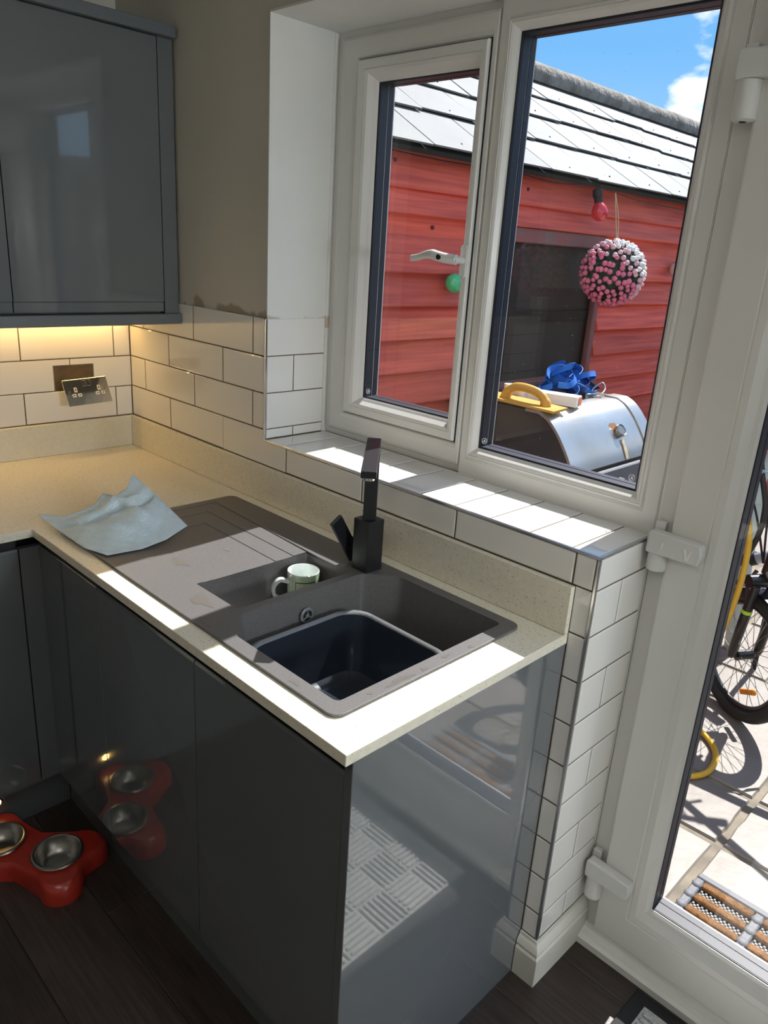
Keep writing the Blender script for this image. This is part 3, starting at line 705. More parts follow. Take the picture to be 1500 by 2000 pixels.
def curved(a0, a1, z0, z1):
    n = 8; lo = [(mo[0] + .0382 * cos(a0 + (a1 - a0) * k / n), mo[1] + .0382 * sin(a0 + (a1 - a0) * k / n), mo[2] + z0) for k in range(n + 1)]
    hi = [(p[0], p[1], mo[2] + z1) for p in lo]; inn = lambda P: [(mo[0] + (p[0] - mo[0]) * .985, mo[1] + (p[1] - mo[1]) * .985, p[2]) for p in P]
    g.loft([lo, hi, inn(hi), inn(lo), lo], closed=False)
a0, a1 = radians(-68), radians(10)
curved(a0, a1, .076, .078); curved(a0, a1, .03, .032); curved(a0, a0 + .035, .03, .078); curved(a1 - .035, a1, .03, .078); curved(radians(-40), radians(-25), .05, .064)
ob('printed_frame', g, 'mug_print', mug)

# tap
tap = thing('tap', 'square matt black mixer tap behind the sink', 'tap', (1.32, -0.111, RT))
ob('body', B(1.2955, 1.3445, -0.1355, -0.0865, RT, 1.030, bev=0.0012, seg=2), 'matt_black', tap)
cx, cy = 1.3205, -0.111; A45 = Matrix.Translation((cx, cy, 0)) @ Matrix.Rotation(radians(-46.3), 4, 'Z')
ob('riser', B(-0.015, 0.015, -0.015, 0.015, 1.030, 1.201, bev=0.0012, seg=2, M=A45), 'matt_black', tap)
sp = ob('spout', B(-0.015, 0.256, -0.0152, 0.0152, 1.200, 1.2145, bev=0.0012, seg=2, M=A45), 'matt_black', tap)
pe = A45 @ Vector((0.241, 0, 1.2))
ob('aerator', G().lathe([(0.0115, 0.001), (0.0115, -0.006), (0.009, -0.0065)], (pe.x, pe.y, 1.2), 20, (0, 0, 1), False, True), 'chrome', sp, 40)
kb = ob('lever_hub', G().lathe([(0.0175, 0), (0.0175, 0.006), (0.0145, 0.008), (0.0145, 0.024)], (1.2955, -0.1085, 0.957), 24, (-1, 0, 0), True, True), 'matt_black', tap, 40)
ML = Matrix.Translation((1.2675, -0.134, 0.9695)) @ Matrix.Rotation(radians(31.5), 4, 'X')
ob('lever', B(-0.0045, 0.0045, -0.017, 0.017, -0.062, 0.062, bev=0.001, seg=2, M=ML), 'matt_black', kb)

# ------------------------------------------------------------------ base units
DY, DX = -0.585, 0.613     # door faces of the window run and of the side run
DT = 0.020
def door_profile(zb, ztp, face, back):
    """slab door with a finger pull scooped out of the top edge: (depth, z)"""
    return [(face, zb), (face, ztp - 0.006), (face + 0.003, ztp), (face + 0.007, ztp - 0.001), (face + 0.010, ztp - 0.026), (back, ztp - 0.028), (back, zb)]
def base_unit_y(x0, x1, label):
    t = thing('base_cabinet', label, 'cabinet', ((x0 + x1) / 2, -0.3, 0), 'gloss grey base cabinets')
    ob('carcass', G().box(x0 + 0.001, x1 - 0.001, DY + DT + 0.002, -0.02, 0.15, 0.69), 'carcass', t)
    ob('handle_rail', G().box(x0 + 0.001, x1 - 0.001, DY + 0.021, DY + 0.030, 0.69, 0.8775), 'dark_rail', t)
    ob('door', G().prism(door_profile(0.148, 0.846, DY, DY + DT), lambda p, q, x: (x, p, q), x0 + 0.0018, x1 - 0.0018), 'gloss_grey', t)
    return t
base_unit_y(0.930, 1.3435, 'gloss dark grey base cabinet under the drainer, next to the corner')
base_unit_y(1.3435, 1.7755, 'gloss dark grey base cabinet under the main sink bowl')
# corner posts
t = thing('corner_post', 'gloss grey corner filler between the two cabinet runs', 'filler panel', (DX, DY, 0.15))
ob('face', B(DX + 0.001, 0.9285, DY, DY + DT, 0.148, 0.846, bev=0.001), 'gloss_grey', t)
ob('side_face', B(DX - DT, DX, -0.634, DY + DT, 0.148, 0.846, bev=0.001), 'gloss_grey', t)
ob('rail', G().box(DX - 0.05, 0.928, DY + 0.034, DY + 0.05, 0.79, 0.8775).box(DX - 0.052, DX - 0.034, -0.634, DY + 0.034, 0.79, 0.8775), 'dark_rail', t)
def base_unit_x(y0, y1, label):
    t = thing('base_cabinet', label, 'cabinet', (0.3, (y0 + y1) / 2, 0), 'gloss grey base cabinets')
    ob('carcass', B(0.02, DX - DT - 0.002, y0 + 0.001, y1 - 0.001, 0.15, 0.8775), 'carcass', t)
    ob('handle_rail', B(DX - 0.0195, DX - 0.0145, y0 + 0.001, y1 - 0.001, 0.83, 0.8775), 'dark_rail', t)
    ob('door', G().prism([(DX - (d - DY), z) for d, z in door_profile(0.148, 0.846, DY, DY + DT)], lambda p, q, y: (p, y, q), y0 + 0.0018, y1 - 0.0018), 'gloss_grey', t)
base_unit_x(-1.234, -0.636, 'gloss dark grey base cabinet at the left edge, turned from the window')
base_unit_x(-1.834, -1.236, 'gloss dark grey base cabinet outside the left edge of the photo')
tag(ob('end_panel', B(1.7765, 1.7955, DY - 0.003, -0.001, 0.0, 0.8775, bev=0.001), 'gloss_grey'), 'large gloss grey end panel closing the sink cabinets beside the door', 'panel')
tag(ob('plinth', B(0.56, 1.776, -0.540, -0.525, 0.001, 0.149), 'gloss_grey'), 'dark plinth board under the sink cabinets', 'plinth')
pl = thing('plinth', 'dark plinth board with a small warm light behind the dog bowl', 'plinth', (0.555, -1.2, 0.0))
ob('board', B(0.545, 0.558, -1.9, -0.541, 0.001, 0.147), 'gloss_grey', pl)
for yy in (-0.742, -1.45):
    c = (0.5582, yy, 0.096)
    r = ob('plinth_light', G().lathe([(0.016, 0), (0.016, 0.003), (0.011, 0.004)], c, 20, (1, 0, 0)), 'chrome', pl, 40)
    ob('light_lens', G().lathe([(0.011, 0.003), (0.006, 0.0048)], c, 16, (1, 0, 0), False, True), 'plinth_led', r, 40)

# ------------------------------------------------------------------ wall cabinet with pelmet and cornice
CX = 0.330
wc = thing('wall_cabinet', 'gloss dark grey wall cabinet with two doors above the socket', 'cabinet', (0.17, -0.5, 1.39))
ob('carcass', B(0.001, CX - DT - 0.002, -1.40, -0.052, 1.385, 2.119), 'carcass', wc)
ob('filler', B(0.001, CX - 0.002, -0.048, -0.002, 1.385, 2.119), 'gloss_grey', wc)
def wdoor(y0, y1):
    pr = [(CX, 2.117), (CX, 1.4195), (CX - 0.0035, 1.4165), (CX - 0.0035, 1.3905), (CX - DT, 1.3905), (CX - DT, 2.117)]
    return ob('door', G().prism(pr, lambda p, q, y: (p, y, q), y0, y1), 'gloss_grey', wc)
wdoor(-0.4885, -0.0515); wdoor(-0.9425, -0.4915); wdoor(-1.3965, -0.9455)
ob('pelmet', B(0.001, 0.345, -1.40, -0.0015, 1.3545, 1.3845, bev=0.0015), 'grey_edge', wc)
ob('cornice', B(0.001, 0.352, -1.40, -0.0015, 2.1195, 2.1500, bev=0.003, seg=2), 'grey_edge', wc)
led = thing('led_strip', 'warm led strip light fixed below the wall cabinet', 'light', (0.10, -0.7, 1.354))
ob('channel', B(0.035, 0.049, -1.38, -0.02, 1.3505, 1.3542), 'chrome', led)
l2 = bpy.data.lights.new('strip_lamp', 'AREA'); l2.shape = 'RECTANGLE'; l2.size = 0.008; l2.size_y = 1.34; l2.energy = 1.8; l2.color = (1.0, 0.60, 0.19)
lo2 = bpy.data.objects.new('strip_lamp', l2); COL.objects.link(lo2); lo2.location = (0.042, -0.70, 1.3488); setpar(lo2, led)
for i in range(42):
    y = -0.04 - i * 0.0325
    ob('diode', B(0.0395, 0.0445, y - 0.0025, y + 0.0025, 1.3495, 1.3505), 'led', led)

# ------------------------------------------------------------------ socket hanging from its back box
sb = thing('socket_box', 'open galvanised metal back box set in the tiles', 'socket box', (0.0, -0.2, 1.15))
y0, y1, z0, z1 = -0.2665, -0.1345, 1.104, 1.190
g = G()
g.box(-0.036, -0.034, y0, y1, z0, z1); g.box(-0.034, -0.001, y0, y0 + 0.0015, z0, z1); g.box(-0.034, -0.001, y1 - 0.0015, y1, z0, z1)
g.box(-0.034, -0.001, y0 + .0015, y1 - .0015, z0, z0 + 0.0015); g.box(-0.034, -0.001, y0 + .0015, y1 - .0015, z1 - 0.0015, z1)
ob('box', g, 'galvanised', sb)
for yy, zz_ in ((-0.235, 1.165), (-0.205, 1.165), (-0.235, 1.128), (-0.17, 1.175), (-0.168, 1.155)):
    ob('knockout', G().lathe([(0.010 if yy < -0.2 else 0.0035, 0), (0.009 if yy < -0.2 else 0.003, 0.0008)], (-0.034, yy, zz_), 18, (1, 0, 0), False, True), 'galvanised' if yy < -0.2 else 'hole_black', sb)
# plate frame: u along its width, w down its height
TLc, TRc, BLc = Vector((0.030, -0.256, 1.1455)), Vector((0.030, -0.1095, 1.1515)), Vector((0.068, -0.2495, 1.0690))
uu = (TRc - TLc).normalized(); ww = (BLc - TLc); ww = (ww - uu * ww.dot(uu)).normalized(); nn = ww.cross(uu).normalized()
if nn.x < 0: nn = -nn
MP = Matrix(((uu.x, ww.x, nn.x, TLc.x), (uu.y, ww.y, nn.y, TLc.y), (uu.z, ww.z, nn.z, TLc.z), (0, 0, 0, 1)))
sk_ = thing('socket', 'polished chrome double socket plate hanging loose in front of its box', 'socket', TLc[:])
def pb(name, a, m, par=sk_, **k): return ob(name, G().box(*a, M=MP, **k), m, par)
pb('plate', (0, 0.1465, 0, 0.0865, -0.002, 0.003), 'chrome', bev=0.0008, seg=2)
pb('module', (0.008, 0.138, 0.010, 0.070, -0.022, -0.002), 'insert_white')
for dx in (0.0, 0.078):
    pb('pin_slot', (0.030 + dx, 0.040 + dx, 0.027, 0.043, 0.003, 0.0036), 'insert_white', bev=0.0003); pb('pin_slot', (0.0335 + dx, 0.0365 + dx, 0.030, 0.039, 0.0036, 0.0040), 'hole_black')
    for d2 in (0.021, 0.040):
        pb('pin_slot', (d2 - .001 + dx, d2 + .011 + dx, 0.048, 0.058, 0.003, 0.0036), 'insert_white', bev=0.0003); pb('pin_slot', (d2 + 0.002 + dx, d2 + .008 + dx, 0.0515, 0.0545, 0.0036, 0.0040), 'hole_black')
    c = MP @ Vector((0.014 + dx * 1.5, 0.040, 0.003)); ob('screw', G().lathe([(0.004, 0), (0.004, 0.001)], c, 14, nn, False, True), 'steel', sk_)
for x in (0.062, 0.077): pb('switch', (x, x + 0.011, 0.006, 0.026, 0.003, 0.0065), 'chrome', bev=0.001, seg=2)
g = G()
for k in range(3):
    a = MP @ Vector((0.03 + 0.03 * k, 0.02, -0.021)); b_ = Vector((-0.03, -0.235 + 0.02 * k, 1.12))
    g.tube(catmull([a, (a + b_) / 2 + Vector((0, 0, -0.004 - .002 * k)), b_], 6), 0.0018, 6)
ob('wires', g, 'cable', sk_)

# ------------------------------------------------------------------ kitchen paper
ED = dict(
    A=[(0.602, -0.576, 0.925), (0.629, -0.574, 0.915), (0.732, -0.569, 0.909), (0.842, -0.568, 0.909), (0.916, -0.547, 0.910)],
    Bq=[(0.916, -0.547, 0.910), (0.927, -0.467, 0.910), (0.909, -0.393, 0.911), (0.853, -0.301, 0.910)],
    D=[(0.602, -0.576, 0.925), (0.652, -0.533, 0.925), (0.663, -0.507, 0.932), (0.669, -0.460, 0.945), (0.655, -0.429, 0.968), (0.688, -0.412, 0.966), (0.703, -0.386, 0.985), (0.675, -0.355, 1.012)],
    E=[(0.675, -0.355, 1.012), (0.735, -0.333, 0.978), (0.797, -0.314, 0.940), (0.853, -0.301, 0.910)])
def poly_at(P, t):
    P = [Vector(p) for p in P]; L = [0]
    for a, b in zip(P[:-1], P[1:]): L.append(L[-1] + (b - a).length)
    d = t * L[-1]
    for i in range(len(P) - 1):
        if d <= L[i + 1] + 1e-9: return P[i].lerp(P[i + 1], (d - L[i]) / max(1e-9, L[i + 1] - L[i]))
    return P[-1]
NP = 56; vs = []; uvs = []
P00, P10, P01, P11 = Vector(ED['A'][0]), Vector(ED['A'][-1]), Vector(ED['D'][-1]), Vector(ED['E'][-1])
for j in range(NP + 1):
    for i in range(NP + 1):
        u, v = i / NP, j / NP
        c0, c1, d0, d1 = poly_at(ED['A'], u), poly_at(ED['E'], u), poly_at(ED['D'], v), poly_at(ED['Bq'], v)
        p = c0 * (1 - v) + c1 * v + d0 * (1 - u) + d1 * u - (P00 * (1 - u) * (1 - v) + P10 * u * (1 - v) + P01 * (1 - u) * v + P11 * u * v)
        w = 16 * u * (1 - u) * v * (1 - v)
        dz = 0.040 * w * math.exp(-((u - 0.55) / 0.30) ** 2) * (1 - 0.5 * v)
        dz -= 0.038 * w * math.exp(-((u - 0.26 - 0.10 * v) / 0.05) ** 2)
        dz += 0.022 * w * math.exp(-((u - 0.12 - 0.10 * v) / 0.06) ** 2)
        tri = lambda q: abs((q % 1.0) - 0.5) * 2
        dz += 0.010 * w * (tri(2.3 * u + 0.9 * v) - .5) + 0.006 * w * (tri(3.1 * v - 2.2 * u + .3) - .5) + 0.0025 * w * sin(23 * v + 11 * u)
        p.z = max(p.z + dz, 0.9085)
        vs.append(p[:]); uvs.append((u, v))
fs = [(j * (NP + 1) + i, j * (NP + 1) + i + 1, (j + 1) * (NP + 1) + i + 1, (j + 1) * (NP + 1) + i) for j in range(NP) for i in range(NP)]
me = bpy.data.meshes.new('paper_towel'); me.from_pydata(vs, [], fs); ul = me.uv_layers.new(name='UVMap')
for lp in me.loops: ul.data[lp.index].uv = uvs[lp.vertex_index]
pt = link('paper_towel', me, 'paper', None, 60); tag(pt, 'crumpled pale blue embossed paper towel across the drainer edge', 'paper towel')
sd = pt.modifiers.new('solid', 'SOLIDIFY'); sd.thickness = 0.0008; sd.offset = 1

# ------------------------------------------------------------------ dog bowl
db = thing('dog_bowl_stand', 'red bone-shaped plastic stand holding two dog bowls on the floor', 'bowl stand', (0.72, -0.735, 0))
b1 = Vector((0.803, -0.680)); b2 = Vector((0.662, -0.774)); ax = (b1 - b2).normalized(); pr_ = Vector((ax.y, -ax.x)); mid = (b1 + b2) / 2; hl = (b1 - b2).length / 2
def bone(scale, z):
    pts = []; 
    half_ = []
    for k in range(0, 41):
        t = k / 40
        s_ = (hl + 0.105) * (1 - t)           # along the axis from the end to the middle
        half_.append((s_, t))
    def width(s_):
        w0 = 0.070 + 0.010 * cos(pi * min(1, abs(s_) / hl))
        w = 0.066 + 0.024 * (1 / (1 + math.exp(-(abs(s_) - hl - 0.008) / 0.012)))
        return w
    outl = []
    C1 = [hl + 0.052, 0.058]; R_ = 0.052
    # right end: two round lobes, slight notch between them
    for sg_ in (1, -1):
        for half_end in (1, -1):
            pass
    def lobe(cs, cp, a0, a1, n=14):
        return [(cs + R_ * cos(a0 + (a1 - a0) * k / n), cp + R_ * sin(a0 + (a1 - a0) * k / n)) for k in range(n + 1)]
    q = hl + 0.048; c_ = 0.060
    outl += lobe(q, -c_, radians(-135), radians(35)); outl += [(q + 0.030, 0)]; outl += lobe(q, c_, radians(-35), radians(135))
    outl += [(hl * .45, 0.076), (0, 0.064), (-hl * .45, 0.076)]
    outl += lobe(-q, c_, radians(45), radians(215)); outl += [(-q - 0.030, 0)]; outl += lobe(-q, -c_, radians(145), radians(315))
    outl += [(-hl * .45, -0.076), (0, -0.064), (hl * .45, -0.076)]
    outp = []
    for a, b_ in outl:
        v2 = mid + ax * (a * scale[0]) + pr_ * (b_ * scale[1]); outp.append((v2.x, v2.y, z))
    return outp
g = G(); g.loft([bone((1.0, 1.0), 0.001), bone((1.0, 1.0), 0.020), bone((.985, .975), 0.038), bone((.955, .93), 0.050), bone((.91, .86), 0.0555)], True, False)
top = bone((.91, .86), 0.0555)
circ = lambda c, r: [(c.x + r * cos(2 * pi * k / 28), c.y + r * sin(2 * pi * k / 28)) for k in range(28)]
g.plate([p[:2] for p in top], [circ(b1, 0.057), circ(b2, 0.057)], 0.0535, 0.0556)
ob('stand', g, 'red_plastic', db, 60)
for i, c in enumerate((b1, b2)):
    bw = thing('dog_bowl', ('round steel dog bowl in the right end of the red stand', 'round steel dog bowl at the left edge of the photo in the red stand')[i], 'bowl', (c.x, c.y, 0.056), 'steel dog bowls')
    g = G(); g.lathe([(0.060, 0.0005), (0.066, 0.0040), (0.064, 0.0075), (0.060, 0.0085), (0.057, 0.0070), (0.054, -0.006), (0.040, -0.030) , (0.030, -0.034)], (c.x, c.y, 0.0565), 36, (0, 0, 1), False, True)
    ob('bowl', g, 'steel', bw, 40)

# ------------------------------------------------------------------ mat just inside the door
im = thing('indoor_doormat', 'grey ribbed doormat with black border lying inside the door', 'doormat', (2.4, -0.25, 0))
MX0, MX1, MY0, MY1 = 2.028, 2.70, -0.72, 0.168
ob('backing', B(MX0, MX1, MY0, MY1, 0.0005, 0.005, bev=0.002), 'mat_border', im)
ob('pad', B(MX0 + 0.034, MX1 - 0.034, MY0 + 0.034, MY1 - 0.034, 0.005, 0.0065), 'indoor_mat', im)
g = G(); bs = 0.100
nx = int((MX1 - MX0 - 0.07) / bs); ny = int((MY1 - MY0 - 0.07) / bs)
for a in range(nx):
    for b_ in range(ny):
        x0_, y0_ = MX0 + 0.038 + a * bs, MY0 + 0.038 + b_ * bs
        for k in range(6):
            o_ = 0.006 + k * bs / 6
            if (a + b_) % 2: g.box(x0_ + 0.003, x0_ + bs - 0.003, y0_ + o_, y0_ + o_ + 0.010, 0.0065, 0.0125, bev=0.0025)
            else: g.box(x0_ + o_, x0_ + o_ + 0.010, y0_ + 0.003, y0_ + bs - 0.003, 0.0065, 0.0125, bev=0.0025)
ob('ribs', g, 'indoor_mat', im)['kind'] = 'stuff'

# ------------------------------------------------------------------ outside: patio
pt_ = thing('patio', 'pale sandstone paving slabs with wide mortar joints outside the door', 'paving', (2, 2, GND), kind='structure')
ob('mortar_bed', B(-3, 8, 0.30, 12, GND - 0.1, GND - 0.008), 'mortar', pt_)
SM = {}
def slab(x0, x1, y0, y1):
    j = 0.011; x0 += j; x1 -= j; y0 += j; y1 -= j
    gg = G(); w, d = x1 - x0, y1 - y0
    def lp(i, z):
        pts = []
        cs = [(i, i), (w - i, i), (w - i, d - i), (i, d - i)]
        for k in range(4):
            a, b_ = Vector(cs[k]), Vector(cs[(k + 1) % 4])
            for q in range(5): p = a.lerp(b_, q / 5); pts.append((p.x + (rr[k * 5 + q][0] if q else 0), p.y + (rr[k * 5 + q][1] if q else 0), z))
        return pts
    rr = [(rnd.uniform(-.003, .003), rnd.uniform(-.003, .003)) for _ in range(20)]
    gg.loft([lp(0, -0.03), lp(0.001, -0.006), lp(0.006, 0)], False, True)
    me = gg.mesh('slab'); me.materials.append(MATS['slab']); o = bpy.data.objects.new('slab', me); COL.objects.link(o)
    o.location = (x0, y0, GND); o.rotation_euler = (rnd.uniform(-.002, .002), rnd.uniform(-.002, .002), 0); setpar(o, pt_)
yl = [0.31, 0.42, 0.987, 1.303, 1.87, 2.19, 2.76, 3.33, 3.9, 4.5, 5.1, 5.7]
for r_, (a, b_) in enumerate(zip(yl[:-1], yl[1:])):
    xl = [1.912 + 0.57 * k for k in range(-4, 6)] if r_ % 2 == 0 or r_ < 4 else [1.912 + 0.30 + 0.57 * k for k in range(-5, 6)]
    for c, d in zip(xl[:-1], xl[1:]):
        if c > 0.55: slab(c, d, a, b_)
tag(ob('outer_step', B(1.84, 2.80, 0.287, 0.32, GND, -0.01), 'render_wall'), 'rendered step below the back door', 'step', kind='structure')

# ------------------------------------------------------------------ shed
XS = 0.60
shed = thing('shed', 'red timber shed with pale slate roof outside the window', 'shed', (XS, 2.5, GND))
YS0, YS1 = 0.36, 6.4
ob('core', G().box(-1.1, XS - 0.03, YS0, YS1, GND, 1.90), 'interior_dark', shed)
ed = [1.802, 1.723, 1.655, 1.538, 1.428, 1.314]
while ed[-1] > GND + 0.12: ed.append(ed[-1] - 0.115)
ed = [1.935] + ed
WY0, WY1, WZ0, WZ1 = 1.12, 1.985, 1.115, 1.722     # shed window opening with its frame
for i, (zt_, zb_) in enumerate(zip(ed[:-1], ed[1:])):
    spans = [(YS0, YS1)]
    if zb_ < WZ1 and zt_ > WZ0: spans = [(YS0, WY0), (WY1, YS1)]
    for a, b_ in spans:
        bot = 0.046 if zt_ - zb_ > 0.075 else 0.036
        if i == 2: bot = 0.009
        if i == 0: bot = 0.030
        pr = [(XS - 0.012, zt_ + 0.008), (XS - 0.004, zt_ + 0.006), (XS + bot - 0.012, zb_ + 0.004), (XS + bot - 0.015, zb_), (XS - 0.012, zb_)]
        ob('board', G().prism(pr, lambda p, q, y: (p, y, q), a, b_), 'red_wood', shed)
# knots
for y, z in ((0.62, 1.88), (0.80, 1.765), (0.83, 1.69), (0.60, 1.600), (0.70, 1.39), (0.86, 1.36), (1.35, 1.86), (2.2, 1.42), (2.45, 1.30), (2.3, 1.18), (0.56, 1.45), (0.78, 1.24)):
    i = [k for k in range(len(ed) - 1) if ed[k] >= z > ed[k + 1]][0]; f_ = (ed[i] - z) / (ed[i] - ed[i + 1]); bot = 0.020
    xk = XS - 0.004 + (bot - 0.008) * f_ if i else XS + 0.02 * f_
    ob('knot', G().lathe([(0.007, -0.003), (0.007, 0.0008), (0.004, 0.0014)], (xk, y, z), 10, (1, 0, 0.1), False, True), 'knot', shed)
# shed window
swin = ob('window_frame', G().box(XS - 0.01, XS + 0.020, WY0, WY1, WZ1 - 0.055, WZ1, bev=0.003).box(XS - 0.01, XS + 0.020, WY1 - 0.034, WY1, WZ0, WZ1 - 0.028, bev=0.003).box(XS - 0.01, XS + 0.020, WY0, WY0 + 0.034, WZ0, WZ1 - 0.028, bev=0.003), 'weathered_red', shed)
ob('window_sill', B(XS - 0.01, XS + 0.055, WY0 - 0.03, WY1 + 0.02, WZ0 - 0.045, WZ0 + 0.005, bev=0.004), 'weathered_red', shed)
ob('window_pane', G().add([(XS + 0.004, WY0 + .03, WZ0), (XS + 0.004, WY1 - .03, WZ0), (XS + 0.004, WY1 - .03, WZ1 - .05), (XS + 0.004, WY0 + .03, WZ1 - .05)], [(0, 1, 2, 3)]), 'glass', shed)
# things behind the shed glass: a back board, a stud and a rail
ob('window_backing', B(XS - 0.029, XS - 0.027, WY0, WY1, WZ0 - 0.02, WZ1 + .02), 'interior_dark', shed)
ob('stud', B(XS - 0.027, XS - 0.012, 1.34, 1.39, WZ0, WZ1), 'dark_wood', shed)
ob('rail', B(XS - 0.027, XS - 0.015, WY0, WY1, 1.36, 1.40), 'dark_wood', shed)
# roof
PT = radians(33); EX, EZ = 0.665, 1.932
du = Vector((-cos(PT), 0, sin(PT))); nr = Vector((sin(PT), 0, cos(PT)))
RL = 1.03
def rp(d, y, h): return Vector((EX, 0, EZ)) + du * d + nr * h + Vector((0, y, 0))
g = G(); c8 = [rp(-0.02, YS0 - .05, -0.022), rp(RL, YS0 - .05, -0.022), rp(RL, YS0 - .05, -0.006), rp(-0.02, YS0 - .05, -0.006)]
g.loft([[tuple(p) for p in c8], [(p.x, YS1 + .1, p.z) for p in c8]], True, True); ob('roof_board', g, 'felt', shed)
g = G(); c8 = [(-0.86 + 0.66 + 0.0, 0), ]
bk = [Vector((2 * (EX - cos(PT) * RL) - p.x, p.y, p.z)) for p in [rp(-0.02, YS0 - .05, -0.022), rp(RL, YS0 - .05, -0.022), rp(RL, YS0 - .05, 0.004), rp(-0.02, YS0 - .05, 0.004)]]
g = G(); g.loft([[tuple(p) for p in bk], [(p.x, YS1 + .1, p.z) for p in bk]], True, True); ob('rear_roof', g, 'slate', shed)
SW, EXP = 0.333, 0.256
sl_me = {}
for r_ in range(4):
    y = YS0 - 0.06 - (0 if r_ % 2 == 0 else SW / 2) + 0.07
    off = (1.43 - (YS0 + 0.01)) % SW
    y = YS0 - 0.05 + off - SW + (SW / 2 if r_ % 2 else 0)
    if y > YS0: y -= SW
    d0 = -0.028 + r_ * EXP
    while y < YS1:
        a, b_ = y + 0.004, y + SW - 0.004
        L = 0.31 if r_ < 3 else 0.262
        jit = rnd.uniform(-.004, .004) + (0.018 if rnd.random() < 0.13 else 0); lift = rnd.uniform(0, .003)
        q = [(d0 + jit, a), (d0 + jit + rnd.uniform(-.004, .004), b_), (d0 + L, b_), (d0 + L, a)]
        h = [0.014 + lift, 0.014 + rnd.uniform(0, .004), 0.001, 0.001]
        top_ = [tuple(rp(d, yy_, hh)) for (d, yy_), hh in zip(q, h)]; bot_ = [tuple(rp(d, yy_, hh - 0.006)) for (d, yy_), hh in zip(q, h)]
        s_ = ob('slate', G().loft([bot_, top_], True, True), 'slate', shed)
        nb = rp(d0 + 0.05, (a + b_) / 2 + rnd.uniform(-.02, .02), 0.0135)
        if y < 4: ob('rivet', G().lathe([(0.004, 0), (0.003, 0.003)], nb, 8, nr, False, True), 'felt', s_)
        y += SW
rx, rz = EX - cos(PT) * RL, EZ + sin(PT) * RL
g = G(); sect = []
N_ = 40; loops = []
for j in range(N_ + 1):
    yy = YS0 - 0.1 + (YS1 - YS0 + .3) * j / N_; lp = []
    for k in range(13):
        a = radians(-35 + 250 * k / 12); rad = 0.066 + (0.003 if j % 4 == 0 else 0)
        lp.append((rx + rad * cos(a), yy, rz + 0.016 + rad * 0.95 * sin(a)))
    loops.append(lp)
g.loft(loops, True, True); ob('ridge_cap', g, 'ridge_cement', shed, 60)
# pale timber boxes on the wall, cable of the festoon lights
fe = thing('festoon_cable', 'thin black festoon light cable looped under the shed eaves', 'cable', (0.65, 1.5, 1.85))
pts = [(0.640, 0.45, 1.905), (0.645, 0.80, 1.897), (0.648, 1.20, 1.903), (0.655, 1.45, 1.892), (0.672, 1.735, 1.905), (0.660, 2.1, 1.885), (0.655, 2.62, 1.880), (0.650, 3.1, 1.885), (0.65, 4.0, 1.88)]
ob('wire', G().tube(catmull(pts, 6), 0.0022, 6), 'cable', fe)
ob('drop_wire', G().tube(catmull([(0.650, 1.205, 1.902), (0.655, 1.21, 1.78), (0.655, 1.22, 1.66), (0.650, 1.205, 1.58), (0.640, 1.16, 1.52)], 6), 0.0032, 6), 'cable', fe)
ob('drop_wire', G().tube(catmull([(0.645, 1.00, 1.899), (0.648, 1.03, 1.70), (0.650, 1.00, 1.535)], 6), 0.003, 6), 'cable', fe)
ob('drop_wire', G().tube(catmull([(0.655, 2.67, 1.88), (0.655, 2.70, 1.75), (0.640, 2.67, 1.625)], 6), 0.003, 6), 'cable', fe)
bprof = [(0.012, 0), (0.015, 0.006), (0.024, 0.016), (0.031, 0.030), (0.034, 0.045), (0.031, 0.060), (0.021, 0.072), (0.006, 0.078)]
def bulb(c, axis, m, label):
    t = thing('festoon_bulb', label, 'light bulb', c, 'festoon bulbs on the shed')
    a = Vector(axis).normalized()
    ob('holder', G().lathe([(0.010, -0.050), (0.019, -0.046), (0.021, -0.018), (0.017, -0.016), (0.017, 0.004), (0.012, 0.006)], c, 14, a, True, True), 'cable', t, 40)
    ob('globe', G().lathe(bprof, c, 20, a, False, True), m, t, 60)
bulb((0.684, 1.748, 1.850), (0.22, 0.16, -1), 'bulb_red', 'red festoon bulb hanging left of the flower ball')
bulb((0.655, 0.945, 1.520), (0.15, -0.95, -0.20), 'bulb_green', 'green festoon bulb against the shed behind the window handle')
bulb((0.655, 2.625, 1.612), (0.45, -0.75, -0.15), 'bulb_clear', 'clear pinkish festoon bulb right of the flower ball')

# ------------------------------------------------------------------ hanging flower ball
BC = Vector((0.778, 1.783, 1.574)); BR = 0.132
fb = thing('flower_ball', 'hanging topiary ball of pink and white artificial roses', 'flower ball', BC[:])
g = G(); g.lathe([(max(0.001, 0.112 * sin(pi * k / 14)), -0.112 * cos(pi * k / 14)) for k in range(15)], BC, 20)
ob('core', g, 'leaf', fb, 60)
g = G()
for i in range(1500):
    zc = rnd.uniform(-1, 1); a = rnd.uniform(0, 2 * pi); s_ = sqrt(1 - zc * zc); d = Vector((s_ * cos(a), s_ * sin(a), zc))
    t1 = d.orthogonal().normalized(); t1 = Quaternion(d, rnd.uniform(0, 6.28)) @ t1; t2 = d.cross(t1)
    p = BC + d * rnd.uniform(0.108, 0.118); tip = p + t1 * 0.016 + d * rnd.uniform(0.002, 0.016)
    g.add([tuple(p), tuple(p + t1 * .008 + t2 * .006 + d * .004), tuple(tip), tuple(p + t1 * .008 - t2 * .006 + d * .004)], [(0, 1, 2, 3)])
lf_ = ob('leaves', g, 'leaf', fb); lf_['kind'] = 'stuff'
